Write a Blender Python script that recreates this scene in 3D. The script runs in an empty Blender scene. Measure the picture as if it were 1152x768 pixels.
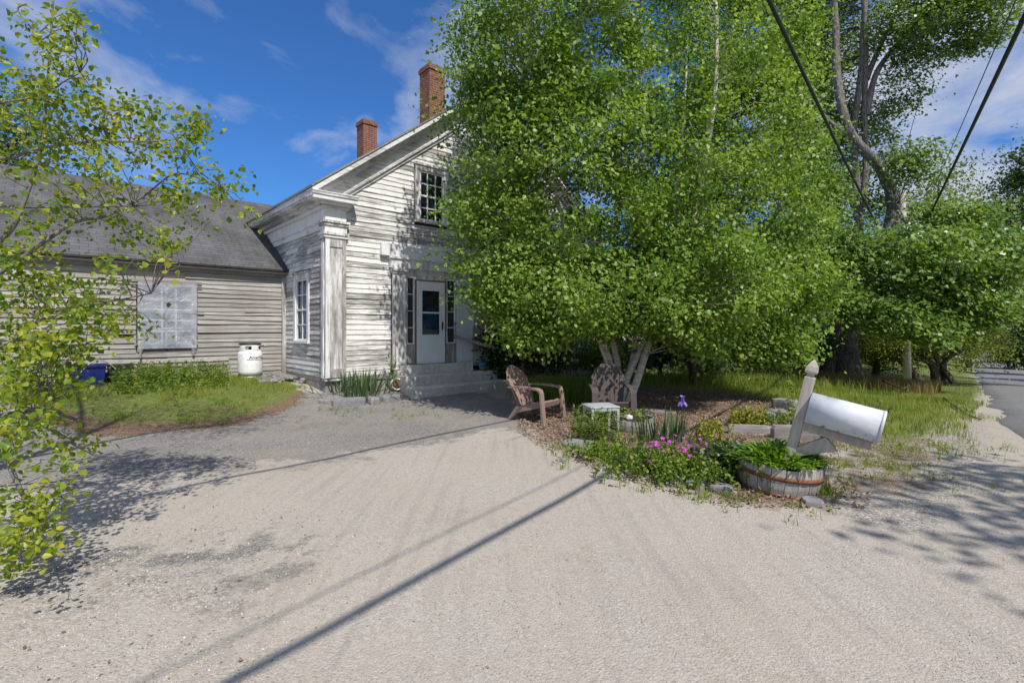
import bpy, math, random
import numpy as np
from mathutils import Vector, Matrix
random.seed(7)
sc = bpy.context.scene
COL = sc.collection
R = math.radians
F = 568.0

# ------------------------------------------------------------------ camera
cd = bpy.data.cameras.new('camera'); cam = bpy.data.objects.new('camera', cd); COL.objects.link(cam)
cam.location = (0, 0, 1.6); cam.rotation_euler = (R(90), 0, 0)
cd.sensor_width = 36; cd.lens = 36 * F / 1152.0; cd.shift_y = -14 / 1152.0
cd.clip_start = 0.05; cd.clip_end = 3000
sc.camera = cam
sc.view_settings.view_transform = 'Standard'; sc.view_settings.look = 'None'
sc.view_settings.gamma = 1.0; sc.view_settings.exposure = EXPOSURE = 0.16
sc.render.engine = 'CYCLES'; sc.cycles.max_bounces = 6; sc.cycles.diffuse_bounces = 3; sc.cycles.glossy_bounces = 2; sc.cycles.transmission_bounces = 3; sc.cycles.transparent_max_bounces = 8

# ------------------------------------------------------------------ light
SUN_AZ = (0.47, -0.883); SUN_EL = R(52)
h = math.cos(SUN_EL)
sdir = Vector((SUN_AZ[0] * h, SUN_AZ[1] * h, math.sin(SUN_EL)))
sl = bpy.data.lights.new('sun', 'SUN'); so = bpy.data.objects.new('sun', sl); COL.objects.link(so)
sl.energy = 4.3; sl.angle = R(0.53); sl.color = (1.0, 0.94, 0.845)
so.rotation_euler = sdir.to_track_quat('Z', 'Y').to_euler(); so.location = (20, -30, 40)

# ------------------------------------------------------------------ node helpers
class Gx:
    def __init__(s, nt): s.nt = nt
    def n(s, t, **kw):
        nd = s.nt.nodes.new(t)
        for k, v in kw.items():
            if k.startswith('p_'): setattr(nd, k[2:], v)
            else: s.set(nd.inputs[k.replace('_', ' ')], v)
        return nd
    def set(s, sock, v):
        if v is None: return
        if isinstance(v, bpy.types.NodeSocket): s.nt.links.new(v, sock)
        else:
            if sock.type == 'RGBA' and len(v) == 3: v = (*v, 1)
            sock.default_value = v
    def coord(s, w='Object'): return s.n('ShaderNodeTexCoord').outputs[w]
    def mapp(s, vec, scale=(1, 1, 1), loc=(0, 0, 0), rot=(0, 0, 0)):
        m = s.n('ShaderNodeMapping'); s.set(m.inputs['Vector'], vec)
        m.inputs['Scale'].default_value = scale; m.inputs['Location'].default_value = loc; m.inputs['Rotation'].default_value = rot
        return m.outputs[0]
    def noise(s, vec, scale, detail=4, rough=.55, dist=0):
        nd = s.n('ShaderNodeTexNoise', Scale=scale, Detail=detail, Roughness=rough, Distortion=dist)
        s.set(nd.inputs['Vector'], vec); return nd.outputs['Fac']
    def vor(s, vec, scale, out='Distance', feature='F1', rnd=1):
        nd = s.n('ShaderNodeTexVoronoi', p_feature=feature, Scale=scale, Randomness=rnd)
        s.set(nd.inputs['Vector'], vec); return nd.outputs[out]
    def ramp(s, fac, stops, interp='LINEAR'):
        nd = s.n('ShaderNodeValToRGB'); s.set(nd.inputs[0], fac); cr = nd.color_ramp; cr.interpolation = interp
        while len(cr.elements) < len(stops): cr.elements.new(0.5)
        for e, (p, c) in zip(cr.elements, stops):
            e.position = p
            e.color = (c, c, c, 1) if not hasattr(c, '__len__') else (*c, 1)
        return nd.outputs[0]
    def mix(s, fac, a, b, mode='MIX'):
        nd = s.n('ShaderNodeMix', p_data_type='RGBA', p_blend_type=mode)
        s.set(nd.inputs[0], fac); s.set(nd.inputs[6], a); s.set(nd.inputs[7], b); return nd.outputs[2]
    def m(s, op, a, b=None, c=None, clamp=False):
        nd = s.n('ShaderNodeMath', p_operation=op, p_use_clamp=clamp)
        for i, v in enumerate((a, b, c)):
            if v is not None: s.set(nd.inputs[i], v)
        return nd.outputs[0]
    def attr(s, name): return s.n('ShaderNodeAttribute', p_attribute_name=name).outputs['Fac']
    def bump(s, height, strength=.3, dist=.02, normal=None):
        nd = s.n('ShaderNodeBump', Strength=strength, Distance=dist); s.set(nd.inputs['Height'], height)
        if normal is not None: s.set(nd.inputs['Normal'], normal)
        return nd.outputs[0]

def newmat(name, rough=.8, spec=.3):
    m = bpy.data.materials.new(name); m.use_nodes = True
    g = Gx(m.node_tree); b = m.node_tree.nodes['Principled BSDF']
    b.inputs['Roughness'].default_value = rough; b.inputs['Specular IOR Level'].default_value = spec
    return m, g, b

def simple(name, col, rough=.7, spec=.3, nscale=12, amt=.25, bump=.15, stretch=(1, 1, 1), metallic=0, blot=.5):
    m, g, b = newmat(name, rough, spec)
    v = g.mapp(g.coord(), stretch)
    f = g.noise(v, nscale, 5, .6)
    lo = tuple(c * (1 - amt) for c in col); hi = tuple(min(1, c * (1 + amt)) for c in col)
    c = g.ramp(f, [(.3, lo), (.7, hi)])
    f2 = g.noise(g.coord(), nscale * .17 + .5, 3)
    c = g.mix(g.ramp(f2, [(.45, 0), (.75, blot)]), c, tuple(x * .6 for x in col))
    g.set(b.inputs['Base Color'], c)
    g.set(b.inputs['Normal'], g.bump(f, bump, .01)); b.inputs['Metallic'].default_value = metallic
    return m

# ------------------------------------------------------------------ mesh builder
def lerp(a, b, t): return a + (b - a) * t
def V(*a): return Vector(a)

class MB:
    def __init__(s): s.v = []; s.f = []; s.var = []; s.mi = []; s.uv = []; s.sm = []
    def face(s, idx, var=0., mi=0, uv=None, sm=False):
        s.f.append(tuple(idx)); s.var.append(var); s.mi.append(mi); s.uv.append(uv); s.sm.append(sm)
    def hexa(s, p, var=0., mi=0):
        b = len(s.v); s.v += [tuple(q) for q in p]
        for q in ((0, 3, 2, 1), (4, 5, 6, 7), (0, 1, 5, 4), (1, 2, 6, 5), (2, 3, 7, 6), (3, 0, 4, 7)):
            s.face([b + i for i in q], var, mi)
    def box(s, x0, x1, y0, y1, z0, z1, var=0., mi=0, M=None):
        p = [V(x0, y0, z0), V(x1, y0, z0), V(x1, y1, z0), V(x0, y1, z0), V(x0, y0, z1), V(x1, y0, z1), V(x1, y1, z1), V(x0, y1, z1)]
        if M is not None: p = [M @ q for q in p]
        s.hexa(p, var, mi)
    def bbox(s, x0, x1, y0, y1, z0, z1, bv=.006, var=0., M=None):
        # box with chamfered vertical/horizontal edges (three stacked rings)
        b = len(s.v); rings = [(z0, bv), (z0 + bv, 0), (z1 - bv, 0), (z1, bv)]
        for z, i in rings:
            for q in ((x0 + i + bv, y0 + i), (x1 - i - bv, y0 + i), (x1 - i, y0 + i + bv), (x1 - i, y1 - i - bv), (x1 - i - bv, y1 - i), (x0 + i + bv, y1 - i), (x0 + i, y1 - i - bv), (x0 + i, y0 + i + bv)):
                p = V(q[0], q[1], z)
                if M is not None: p = M @ p
                s.v.append(tuple(p))
        for r in range(3):
            for k in range(8):
                a = b + r * 8 + k; c = b + r * 8 + (k + 1) % 8
                s.face((a, c, c + 8, a + 8), var)
        s.face([b + k for k in range(7, -1, -1)], var); s.face([b + 24 + k for k in range(8)], var)
    def tube(s, pts, rad, n=8, var=0., cap=True, jit=0., sm=True, mi=0):
        pts = [Vector(p) for p in pts]; b = len(s.v); k = len(pts)
        if not hasattr(rad, '__len__'): rad = [rad] * k
        t0 = (pts[1] - pts[0]).normalized()
        u = t0.orthogonal().normalized()
        for i in range(k):
            t = (pts[min(i + 1, k - 1)] - pts[max(i - 1, 0)]).normalized()
            u = (u - t * u.dot(t)).normalized(); w = t.cross(u)
            for j in range(n):
                a = 2 * math.pi * j / n; rr = rad[i] * (1 + (random.uniform(-jit, jit) if jit else 0))
                s.v.append(tuple(pts[i] + (u * math.cos(a) + w * math.sin(a)) * rr))
        for i in range(k - 1):
            for j in range(n):
                a = b + i * n + j; c = b + i * n + (j + 1) % n
                s.face((a, c, c + n, a + n), var, mi, None, sm)
        if cap:
            s.face([b + j for j in range(n - 1, -1, -1)], var, mi); s.face([b + (k - 1) * n + j for j in range(n)], var, mi)
    def lathe(s, prof, n=24, c=(0, 0, 0), var=0., M=None, sm=True, mi=0):
        b = len(s.v)
        for r, z in prof:
            for j in range(n):
                a = 2 * math.pi * j / n; p = V(c[0] + r * math.cos(a), c[1] + r * math.sin(a), c[2] + z)
                if M is not None: p = M @ p
                s.v.append(tuple(p))
        for i in range(len(prof) - 1):
            for j in range(n):
                a = b + i * n + j; q = b + i * n + (j + 1) % n
                s.face((a, q, q + n, a + n), var, mi, None, sm)
        if prof[0][0] > 1e-4: s.face([b + j for j in range(n - 1, -1, -1)], var, mi)
        if prof[-1][0] > 1e-4: s.face([b + (len(prof) - 1) * n + j for j in range(n)], var, mi)
    def rock(s, c, sx, sy, sz, seed=0, n=9, m=5, var=0., rot=0.):
        rg = random.Random(seed); b = len(s.v); cr, sr = math.cos(rot), math.sin(rot)
        ph = [rg.uniform(0, 6.28) for _ in range(6)]
        for i in range(m + 1):
            th = math.pi * i / m
            for j in range(n):
                a = 2 * math.pi * j / n
                k = 1 + .16 * math.sin(2 * a + ph[0]) + .1 * math.sin(3 * a + ph[1] + th) + rg.uniform(-.07, .07)
                st = math.sin(th) ** .6; ct = math.copysign(abs(math.cos(th)) ** .7, math.cos(th))
                x, y, z = sx * k * st * math.cos(a), sy * k * st * math.sin(a), sz * ct * (1 + rg.uniform(-.06, .06))
                s.v.append((c[0] + x * cr - y * sr, c[1] + x * sr + y * cr, c[2] + z))
        for i in range(m):
            for j in range(n):
                a = b + i * n + j; q = b + i * n + (j + 1) % n
                s.face((a, a + n, q + n, q), var)
    def strap(s, base, dirv, length, width, bend=.5, seg=4, var=0., fold=.15, twist=0.):
        # a strap leaf that arches over
        d = Vector(dirv).normalized(); side = d.cross(V(0, 0, 1))
        if side.length < 1e-3: side = V(1, 0, 0)
        side.normalize(); p = Vector(base); b = len(s.v)
        step = length / seg
        for i in range(seg + 1):
            t = i / seg; w = width * (0.55 + 1.2 * t - 1.7 * t * t if t < 1 else 0.02) * .9
            w = max(w, width * .04)
            nrm = side.cross(d)
            s.v += [tuple(p - side * w / 2 + nrm * fold * w), tuple(p), tuple(p + side * w / 2 + nrm * fold * w)]
            p = p + d * step
            d = (d + V(0, 0, -bend / seg) + Vector((d.x, d.y, 0)) * (bend * .4 / seg)).normalized()
        for i in range(seg):
            a = b + i * 3
            s.face((a, a + 1, a + 4, a + 3), var, 0, None, True); s.face((a + 1, a + 2, a + 5, a + 4), var, 0, None, True)
    def build(s, name, mats, parent=None, uvscale=True):
        me = bpy.data.meshes.new(name); me.from_pydata(s.v, [], s.f)
        for m in (mats if isinstance(mats, (list, tuple)) else [mats]): me.materials.append(m)
        n = len(s.f)
        me.polygons.foreach_set('material_index', s.mi); me.polygons.foreach_set('use_smooth', s.sm)
        at = me.attributes.new('var', 'FLOAT', 'FACE'); at.data.foreach_set('value', [float(x) for x in s.var])
        ul = me.uv_layers.new(name='UVMap'); co = np.array(s.v, dtype=float).reshape(-1, 3)
        uv = np.zeros((len(me.loops), 2)); li = 0
        for f, u in zip(s.f, s.uv):
            if u is not None:
                uv[li:li + len(f)] = u
            else:
                P = co[list(f)]; nn = np.cross(P[1] - P[0], P[2] - P[0]) if len(f) > 2 else np.array([0, 0, 1.])
                ax = int(np.argmax(np.abs(nn)))
                uv[li:li + len(f)] = P[:, [(1, 2), (0, 2), (0, 1)][ax]]
            li += len(f)
        ul.data.foreach_set('uv', uv.ravel())
        me.update()
        o = bpy.data.objects.new(name, me); COL.objects.link(o)
        if parent is not None: o.parent = parent
        return o

def tag(o, label=None, cat=None, group=None, kind=None):
    if label: o['label'] = label
    if cat: o['category'] = cat
    if group: o['group'] = group
    if kind: o['kind'] = kind
    return o
def thing(name, label, cat, loc=(0, 0, 0), rz=0, group=None, rot=None):
    o = bpy.data.objects.new(name, None); COL.objects.link(o); o.empty_display_size = .2
    o.location = loc; o.rotation_euler = rot if rot else (0, 0, rz)
    return tag(o, label, cat, group)

def npmesh(name, verts, faces, mats, parent=None, var=None, smooth=False):
    """verts (N,3), faces (M,k) all the same size"""
    me = bpy.data.meshes.new(name); M, k = faces.shape
    me.vertices.add(len(verts)); me.vertices.foreach_set('co', verts.astype(np.float32).ravel())
    me.loops.add(M * k); me.loops.foreach_set('vertex_index', faces.astype(np.int32).ravel())
    me.polygons.add(M); me.polygons.foreach_set('loop_start', np.arange(0, M * k, k, dtype=np.int32))
    if smooth: me.polygons.foreach_set('use_smooth', np.ones(M, dtype=bool))
    if var is not None:
        a = me.attributes.new('var', 'FLOAT', 'FACE'); a.data.foreach_set('value', var.astype(np.float32))
    me.materials.append(mats); me.update(calc_edges=True); me.validate()
    o = bpy.data.objects.new(name, me); COL.objects.link(o)
    if parent is not None: o.parent = parent
    return o

# ------------------------------------------------------------------ terrain
CX, CY = -4.065, 11.05                 # front corner of the farmhouse
AX, AY = .745, .667                    # along the gable wall
ROT = math.atan2(AY, AX)
def house_local(x, y):
    dx, dy = x - CX, y - CY
    return dx * AX + dy * AY, -dx * AY + dy * AX
def hw(lx, ly, z=0.): return V(CX + lx * AX - ly * AY, CY + lx * AY + ly * AX, z)
def sst(a, b, x):
    t = np.clip((x - a) / (b - a), 0, 1); return t * t * (3 - 2 * t)
def road_q(x, y): return (x - 1.016 - .909 * y) * .740
def road_r(x, y): return x * .673 + y * .740
RR = np.array([-400, 8, 11, 14, 20, 27, 35, 50, 67, 90, 114, 200, 600.])
RZ = np.array([0, 0, -.05, -.15, -.45, -.88, -1.35, -2.1, -2.75, -3.4, -3.95, -5.2, -9.])
def vnoise(x, y, s, seed=0):
    x = np.asarray(x, float) / s; y = np.asarray(y, float) / s
    xi = np.floor(x).astype(np.int64); yi = np.floor(y).astype(np.int64); fx = x - xi; fy = y - yi
    fx = fx * fx * (3 - 2 * fx); fy = fy * fy * (3 - 2 * fy)
    def hsh(i, j):
        n = (i * 374761393 + j * 668265263 + seed * 1274126177) & 0x7fffffff
        n = ((n ^ (n >> 13)) * 1274126177) & 0x7fffffff
        return ((n ^ (n >> 16)) & 0xffff) / 65535.
    return lerp(lerp(hsh(xi, yi), hsh(xi + 1, yi), fx), lerp(hsh(xi, yi + 1), hsh(xi + 1, yi + 1), fx), fy)
def zt(x, y):
    x = np.asarray(x, float); y = np.asarray(y, float)
    q = road_q(x, y); r = road_r(x, y)
    zr = np.interp(r, RR, RZ)
    z = zr * lerp(.35, 1., sst(-9, -1.2, q))
    lx, ly = house_local(x, y)
    d = 2.6 - ly
    zw = .45 * (1 - sst(.5, 4.5, d))
    zg = (.20 + .1 * sst(2, 6, lx)) * (1 - sst(0, 1.7, -ly))
    zh = lerp(zw, zg, sst(-.6, .6, lx)) * (1 - sst(9, 13, lx))
    n = (vnoise(x, y, 1.3, 3) - .5) * .035 + (vnoise(x, y, .45, 5) - .5) * .012
    bed = np.exp(-(((x - 1.9) / 1.1) ** 2 + ((y - 6.2) / .9) ** 2)) * .07
    return z + zh + n * sst(1.5, 5, np.abs(q) + np.maximum(0, 6 - y)) + bed
def ztf(x, y): return float(zt(x, y))
def ground(px, py):
    """where the view ray through a photo pixel meets the ground"""
    k = (px - 576) / F; m = (py - 370) / F
    Y = 2.0
    while Y < 300:
        if 1.6 - m * Y <= ztf(k * Y, Y): break
        Y += .04
    return V(k * Y, Y, ztf(k * Y, Y))
def at(px, py, Y): return V((px - 576) / F * Y, Y, 1.6 - (py - 370) / F * Y)

def poly_sd(x, y, P):
    """signed distance, positive inside"""
    P = np.array(P, float); x = np.asarray(x, float); y = np.asarray(y, float)
    d = np.full(x.shape, 1e9); ins = np.zeros(x.shape, bool); n = len(P)
    for i in range(n):
        a, b = P[i], P[(i + 1) % n]; ex, ey = b - a
        t = np.clip(((x - a[0]) * ex + (y - a[1]) * ey) / (ex * ex + ey * ey), 0, 1)
        d = np.minimum(d, np.hypot(x - a[0] - t * ex, y - a[1] - t * ey))
        c = ((a[1] > y) != (b[1] > y)) & (x < (b[0] - a[0]) * (y - a[1]) / (b[1] - a[1] + 1e-12) + a[0])
        ins ^= c
    return np.where(ins, d, -d)
def hp(lx, d): p = hw(lx, 2.6 - d); return (p.x, p.y)
LAWN_WING = [hp(-.5, .0), hp(-.35, 2.1), hp(-.9, 3.1), hp(-2.2, 3.9), hp(-3.8, 3.5), hp(-4.3, 2.4), hp(-5.0, 1.6), hp(-5.6, -.2)]
LAWN_ROAD = [(3.4, 14.8), (5.6, 13.6), (6.5, 12.2), (5.8, 9.8), (5.3, 7.8), (6.2, 7.5), (7.7, 9.1), (9.5, 11.0), (12.0, 13.4), (14.0, 15.2), (19.5, 21.0), (40, 43.5), (80, 87.5), (40, 130), (-60, 120), (-6, 26), (1, 19.5)]
BED = [(.55, 7.3), (.8, 6.5), (1.2, 5.75), (1.7, 5.1), (2.15, 4.62), (2.75, 4.5), (3.1, 4.85), (3.3, 5.5), (3.7, 6.4), (5.1, 7.9), (5.9, 9.8), (6.6, 12.2), (5.6, 13.7), (3.2, 15), (.6, 13.2), (.2, 10.4), (.1, 8.9)]
WING_DIRT = [hp(-.4, 2.2), hp(-.9, 3.5), hp(-2.2, 4.35), hp(-3.9, 4.0), hp(-4.7, 2.6), hp(-3.9, 1.9), hp(-2, 2.8)]
ASPH = [(-14, 8), (-7.5, 5.2), (-5.4, 4.9), (-3.6, 6.0), (-2.2, 6.6), (-.6, 7.7), (.4, 8.4), (.5, 11), (-2, 12.5), (-4, 11), (-7, 8), (-14, 10)]
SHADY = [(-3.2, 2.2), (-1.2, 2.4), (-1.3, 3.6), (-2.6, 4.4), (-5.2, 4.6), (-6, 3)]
# ------------------------------------------------------------------ sky
w = bpy.data.worlds.new('World'); sc.world = w; w.use_nodes = True
g = Gx(w.node_tree); bgn = w.node_tree.nodes['Background']
sky = g.n('ShaderNodeTexSky', p_sky_type='NISHITA', p_sun_disc=False, p_sun_elevation=SUN_EL, p_sun_rotation=math.atan2(SUN_AZ[0], SUN_AZ[1]), p_altitude=100, p_air_density=1.0, p_dust_density=.6, p_ozone_density=2.2)
tc = g.coord('Generated'); sep = g.n('ShaderNodeSeparateXYZ'); g.set(sep.inputs[0], tc)
zc = g.m('MAXIMUM', sep.outputs[2], .04)
px_ = g.m('DIVIDE', sep.outputs[0], g.m('ADD', zc, .18)); py_ = g.m('DIVIDE', sep.outputs[1], g.m('ADD', zc, .18))
cmb = g.n('ShaderNodeCombineXYZ', X=px_, Y=py_, Z=0.)
cl = g.noise(g.mapp(cmb.outputs[0], (1.0, .8, 1), (3.1, 1.7, 0), (0, 0, .5)), 2.1, 9, .58, .35)
big = g.noise(g.mapp(cmb.outputs[0], (1, 1, 1), (.7, 4.2, 0)), .9, 2)
side = g.n('ShaderNodeMapRange', p_interpolation_type='SMOOTHSTEP'); g.set(side.inputs[0], sep.outputs[0])
side.inputs[1].default_value = .18; side.inputs[2].default_value = .62; side.inputs[3].default_value = 0; side.inputs[4].default_value = .17
back = g.n('ShaderNodeMapRange', p_interpolation_type='SMOOTHSTEP'); g.set(back.inputs[0], sep.outputs[1])
back.inputs[1].default_value = .1; back.inputs[2].default_value = -.7; back.inputs[3].default_value = 0; back.inputs[4].default_value = .2  # extra cloud cover behind the camera, added to brighten and neutralise the fill
cov = g.m('ADD', g.m('ADD', g.m('ADD', cl, g.m('MULTIPLY', g.m('SUBTRACT', big, .5), .35)), side.outputs[0]), back.outputs[0])
cf = g.ramp(cov, [(.50, 0), (.59, .30), (.73, .76), (.9, .9)])
deep = g.mix(1.0, sky.outputs[0], (.32, .66, 1.08), 'MULTIPLY')
skc = g.mix(cf, deep, (4.6, 4.9, 5.6))
g.set(bgn.inputs['Color'], skc); bgn.inputs['Strength'].default_value = .12

# ------------------------------------------------------------------ materials
def mat_peel(name, paint, wood, white, streak=(1, 1, 14), noise=2.2, dirt=.5, edge=.10):
    """old flaking paint: 'white' = how much paint is left"""
    m, g, b = newmat(name, .75, .25)
    co = g.coord(); v = g.attr('var')
    off = g.n('ShaderNodeCombineXYZ', X=g.m('MULTIPLY', v, 37.), Y=g.m('MULTIPLY', v, 11.), Z=0.)
    cv = g.n('ShaderNodeVectorMath', p_operation='ADD'); g.set(cv.inputs[0], co); g.set(cv.inputs[1], off.outputs[0])
    big = g.noise(co, .8, 3)
    f = g.noise(g.mapp(cv.outputs[0], streak), noise, 7, .68, .4)
    fine = g.noise(g.mapp(cv.outputs[0], tuple(s * 3 for s in streak)), noise * 3, 4, .7)
    lvl = g.m('ADD', g.m('ADD', g.m('MULTIPLY', f, .62), g.m('MULTIPLY', fine, .2)), g.m('ADD', g.m('MULTIPLY', g.m('SUBTRACT', big, .5), .35), g.m('MULTIPLY', g.m('SUBTRACT', v, .5), .17)))
    th = .41 + (0.5 - white) * .34
    mk = g.ramp(lvl, [(max(th - edge, 0), 0), (th, .55), (min(th + edge * .6, 1), 1)])
    grain = g.noise(g.mapp(cv.outputs[0], tuple(s * 1.6 for s in streak)), 9, 5, .7)
    wc = g.ramp(grain, [(.25, tuple(c * .45 for c in wood)), (.5, wood), (.78, tuple(min(1, c * 1.5) for c in wood))])
    pc = g.mix(g.ramp(g.noise(g.mapp(co, (1, 1, .5)), 5, 5, .7), [(.4, 0), (.8, dirt)]), paint, tuple(c * .6 for c in paint))
    g.set(b.inputs['Base Color'], g.mix(mk, wc, pc))
    hgt = g.m('ADD', mk, g.m('MULTIPLY', grain, .6))
    g.set(b.inputs['Normal'], g.bump(hgt, .5, .006))
    return m

M = {}
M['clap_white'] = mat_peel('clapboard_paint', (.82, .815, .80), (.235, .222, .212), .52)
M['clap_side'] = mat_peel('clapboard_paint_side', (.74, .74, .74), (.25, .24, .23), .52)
M['clap_wing'] = mat_peel('clapboard_bare', (.47, .45, .43), (.225, .208, .192), .38, edge=.2)
M['trim'] = mat_peel('trim_paint', (.82, .82, .83), (.27, .255, .245), .50, streak=(6, 6, .7), noise=1.8)
M['trim_h'] = mat_peel('trim_paint_level', (.78, .78, .79), (.29, .28, .27), .66, streak=(1, 1, 8), noise=2.0)
M['door'] = mat_peel('door_paint', (.80, .83, .86), (.6, .6, .62), .97, dirt=.25)
M['bluewhite'] = mat_peel('shutter_paint', (.70, .75, .81), (.5, .5, .52), .95, dirt=.3)
M['oldwood'] = simple('grey_wood', (.27, .25, .24), .85, .15, 7, .35, .4, (1, 1, 9))
M['postwood'] = simple('post_wood', (.42, .38, .34), .85, .15, 6, .22, .3, (5, 5, .6))
M['stave'] = simple('stave_wood', (.34, .32, .30), .85, .15, 8, .4, .6, (6, 6, .5))
M['darkwood'] = simple('dark_wood', (.055, .05, .046), .9, .1, 9, .4, .4)
M['browntrim'] = simple('brown_trim', (.27, .17, .10), .7)
M['concrete'] = simple('concrete', (.58, .55, .51), .9, .15, 9, .22, .5)
M['stone'] = simple('field_stone', (.26, .25, .25), .9, .15, 14, .4, .6)
M['slate'] = simple('slate', (.24, .24, .255), .8, .2, 12, .3, .4, (1, 1, 3))
M['whitemetal'] = simple('white_enamel', (.78, .80, .84), .33, .5, 7, .06, .03)
M['mailmetal'] = simple('mailbox_enamel', (.60, .63, .69), .6, .22, 5, .05, .03)
M['tankpaint'] = simple('tank_paint', (.82, .82, .82), .4, .4, 14, .12, .05)
def mat_mail():
    m, g, b = newmat('mailbox_enamel', .55, .25); co = g.coord()
    n = g.noise(co, 3.5, 5, .6); n2 = g.noise(g.mapp(co, (1, 1, 1), (4, 2, 1)), 16, 6, .75)
    c = g.ramp(n, [(.35, (.56, .585, .64)), (.7, (.64, .665, .71))])
    sx = g.n('ShaderNodeSeparateXYZ'); g.set(sx.inputs[0], co)
    low = g.n('ShaderNodeMapRange'); g.set(low.inputs[0], sx.outputs[2]); low.inputs[1].default_value = .80; low.inputs[2].default_value = .735; low.inputs[3].default_value = 0; low.inputs[4].default_value = .13
    c = g.mix(g.ramp(g.m('ADD', n2, low.outputs[0]), [(.66, 0), (.70, .9)]), c, (.16, .09, .06))
    c = g.mix(g.ramp(g.noise(g.mapp(co, (1, 1, 4)), 6, 5, .7), [(.55, 0), (.8, .45)]), c, (.38, .38, .38))
    g.set(b.inputs['Base Color'], c); g.set(b.inputs['Normal'], g.bump(g.noise(co, 4.5, 2), .35, .03)); return m
M['mailmetal'] = mat_mail()
M['blackmetal'] = simple('black_metal', (.03, .03, .032), .5, .4)
M['rust'] = simple('rusty_iron', (.20, .085, .05), .85, .2, 24, .4, .4)
M['bluebin'] = simple('blue_plastic', (.01, .022, .16), .45, .4, 6, .25, .05)
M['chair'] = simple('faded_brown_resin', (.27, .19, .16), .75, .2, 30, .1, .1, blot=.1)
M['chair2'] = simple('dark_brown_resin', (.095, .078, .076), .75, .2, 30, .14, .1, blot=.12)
M['table'] = simple('pale_resin', (.40, .43, .43), .6, .3, 8, .12, .05)
M['cloth_blue'] = simple('blue_cloth', (.02, .13, .26), .9, .1)
M['curtain'] = simple('net_curtain', (.72, .74, .77), .9, .1, 3, .1, .2, (14, 14, .3))
M['terracotta'] = simple('terracotta', (.36, .12, .06), .8)
M['bluepot'] = simple('blue_glaze', (.03, .22, .30), .3, .5)
M['soil'] = simple('soil', (.06, .045, .035), .95, .05, 20, .5, .6)
M['cable'] = simple('cable_sheath', (.03, .03, .032), .6, .3)
M['polewood'] = simple('pole_wood', (.40, .38, .37), .9, .1, 6, .25, .3, (8, 8, .3))
M['transformer'] = simple('grey_steel', (.42, .46, .50), .5, .4)
M['steelgrey'] = simple('aluminium', (.5, .5, .5), .4, .5, metallic=.8)

def mat_brick():
    m, g, b = newmat('chimney_brick', .85, .2)
    uv = g.n('ShaderNodeUVMap').outputs[0]
    br = g.n('ShaderNodeTexBrick', Scale=1.0, Mortar_Size=.008, Brick_Width=.21, Row_Height=.072, Bias=-.1)
    br.inputs['Color1'].default_value = (.27, .085, .05, 1); br.inputs['Color2'].default_value = (.19, .06, .04, 1); br.inputs['Mortar'].default_value = (.30, .25, .22, 1)
    g.set(br.inputs['Vector'], uv)
    n = g.noise(g.coord(), 5, 5, .65)
    c = g.mix(g.ramp(n, [(.42, 0), (.75, .7)]), br.outputs[0], (.10, .05, .04))
    g.set(b.inputs['Base Color'], c); g.set(b.inputs['Normal'], g.bump(g.m('ADD', g.m('MULTIPLY', br.outputs[1], -1.), g.m('MULTIPLY', n, .3)), .6, .012))
    return m
M['brick'] = mat_brick()
def mat_shingle():
    m, g, b = newmat('asphalt_shingle', .9, .15)
    uv = g.n('ShaderNodeUVMap').outputs[0]
    wob = g.noise(g.coord(), 1.3, 2); 
    ad = g.n('ShaderNodeVectorMath', p_operation='ADD'); g.set(ad.inputs[0], uv)
    cb = g.n('ShaderNodeCombineXYZ', X=0., Y=g.m('MULTIPLY', wob, .05), Z=0.); g.set(ad.inputs[1], cb.outputs[0])
    br = g.n('ShaderNodeTexBrick', Scale=1.0, Mortar_Size=.006, Mortar_Smooth=.3, Brick_Width=.30, Row_Height=.135, Bias=-.2, p_offset=.5)
    br.inputs['Color1'].default_value = (.125, .125, .135, 1); br.inputs['Color2'].default_value = (.075, .075, .083, 1); br.inputs['Mortar'].default_value = (.022, .022, .025, 1)
    g.set(br.inputs['Vector'], ad.outputs[0])
    gr = g.noise(g.coord(), 90, 3, .8); big = g.noise(g.mapp(g.coord(), (1, 1, .5)), .9, 4)
    c = g.mix(g.ramp(gr, [(.3, .0), (.8, .45)]), br.outputs[0], (.21, .21, .22))
    c = g.mix(g.ramp(big, [(.35, 0), (.68, .75)]), c, (.05, .052, .05)); c = g.mix(g.ramp(g.noise(g.mapp(g.coord(), (2.2, .5, .5)), 1.4, 4, .6), [(.5, 0), (.75, .5)]), c, (.17, .17, .165))
    g.set(b.inputs['Base Color'], c)
    sx = g.n('ShaderNodeSeparateXYZ'); g.set(sx.inputs[0], ad.outputs[0])
    saw = g.m('FRACT', g.m('DIVIDE', sx.outputs[1], .135))
    hg = g.m('ADD', g.m('MULTIPLY', saw, -1.0), g.m('ADD', g.m('MULTIPLY', br.outputs[1], -.6), g.m('MULTIPLY', gr, .25)))
    g.set(b.inputs['Normal'], g.bump(hg, .7, .014))
    return m
M['shingle'] = mat_shingle()
def mat_glass(name, col=(.012, .016, .02), rough=.04):
    m, g, b = newmat(name, rough, .8); b.inputs['Base Color'].default_value = (*col, 1)
    g.set(b.inputs['Normal'], g.bump(g.noise(g.coord(), 3, 2), .04, .02)); return m
M['glass'] = mat_glass('dark_window_glass')
M['sideglass'] = mat_glass('old_sidelight_glass', (.055, .058, .06), .08)
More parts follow.
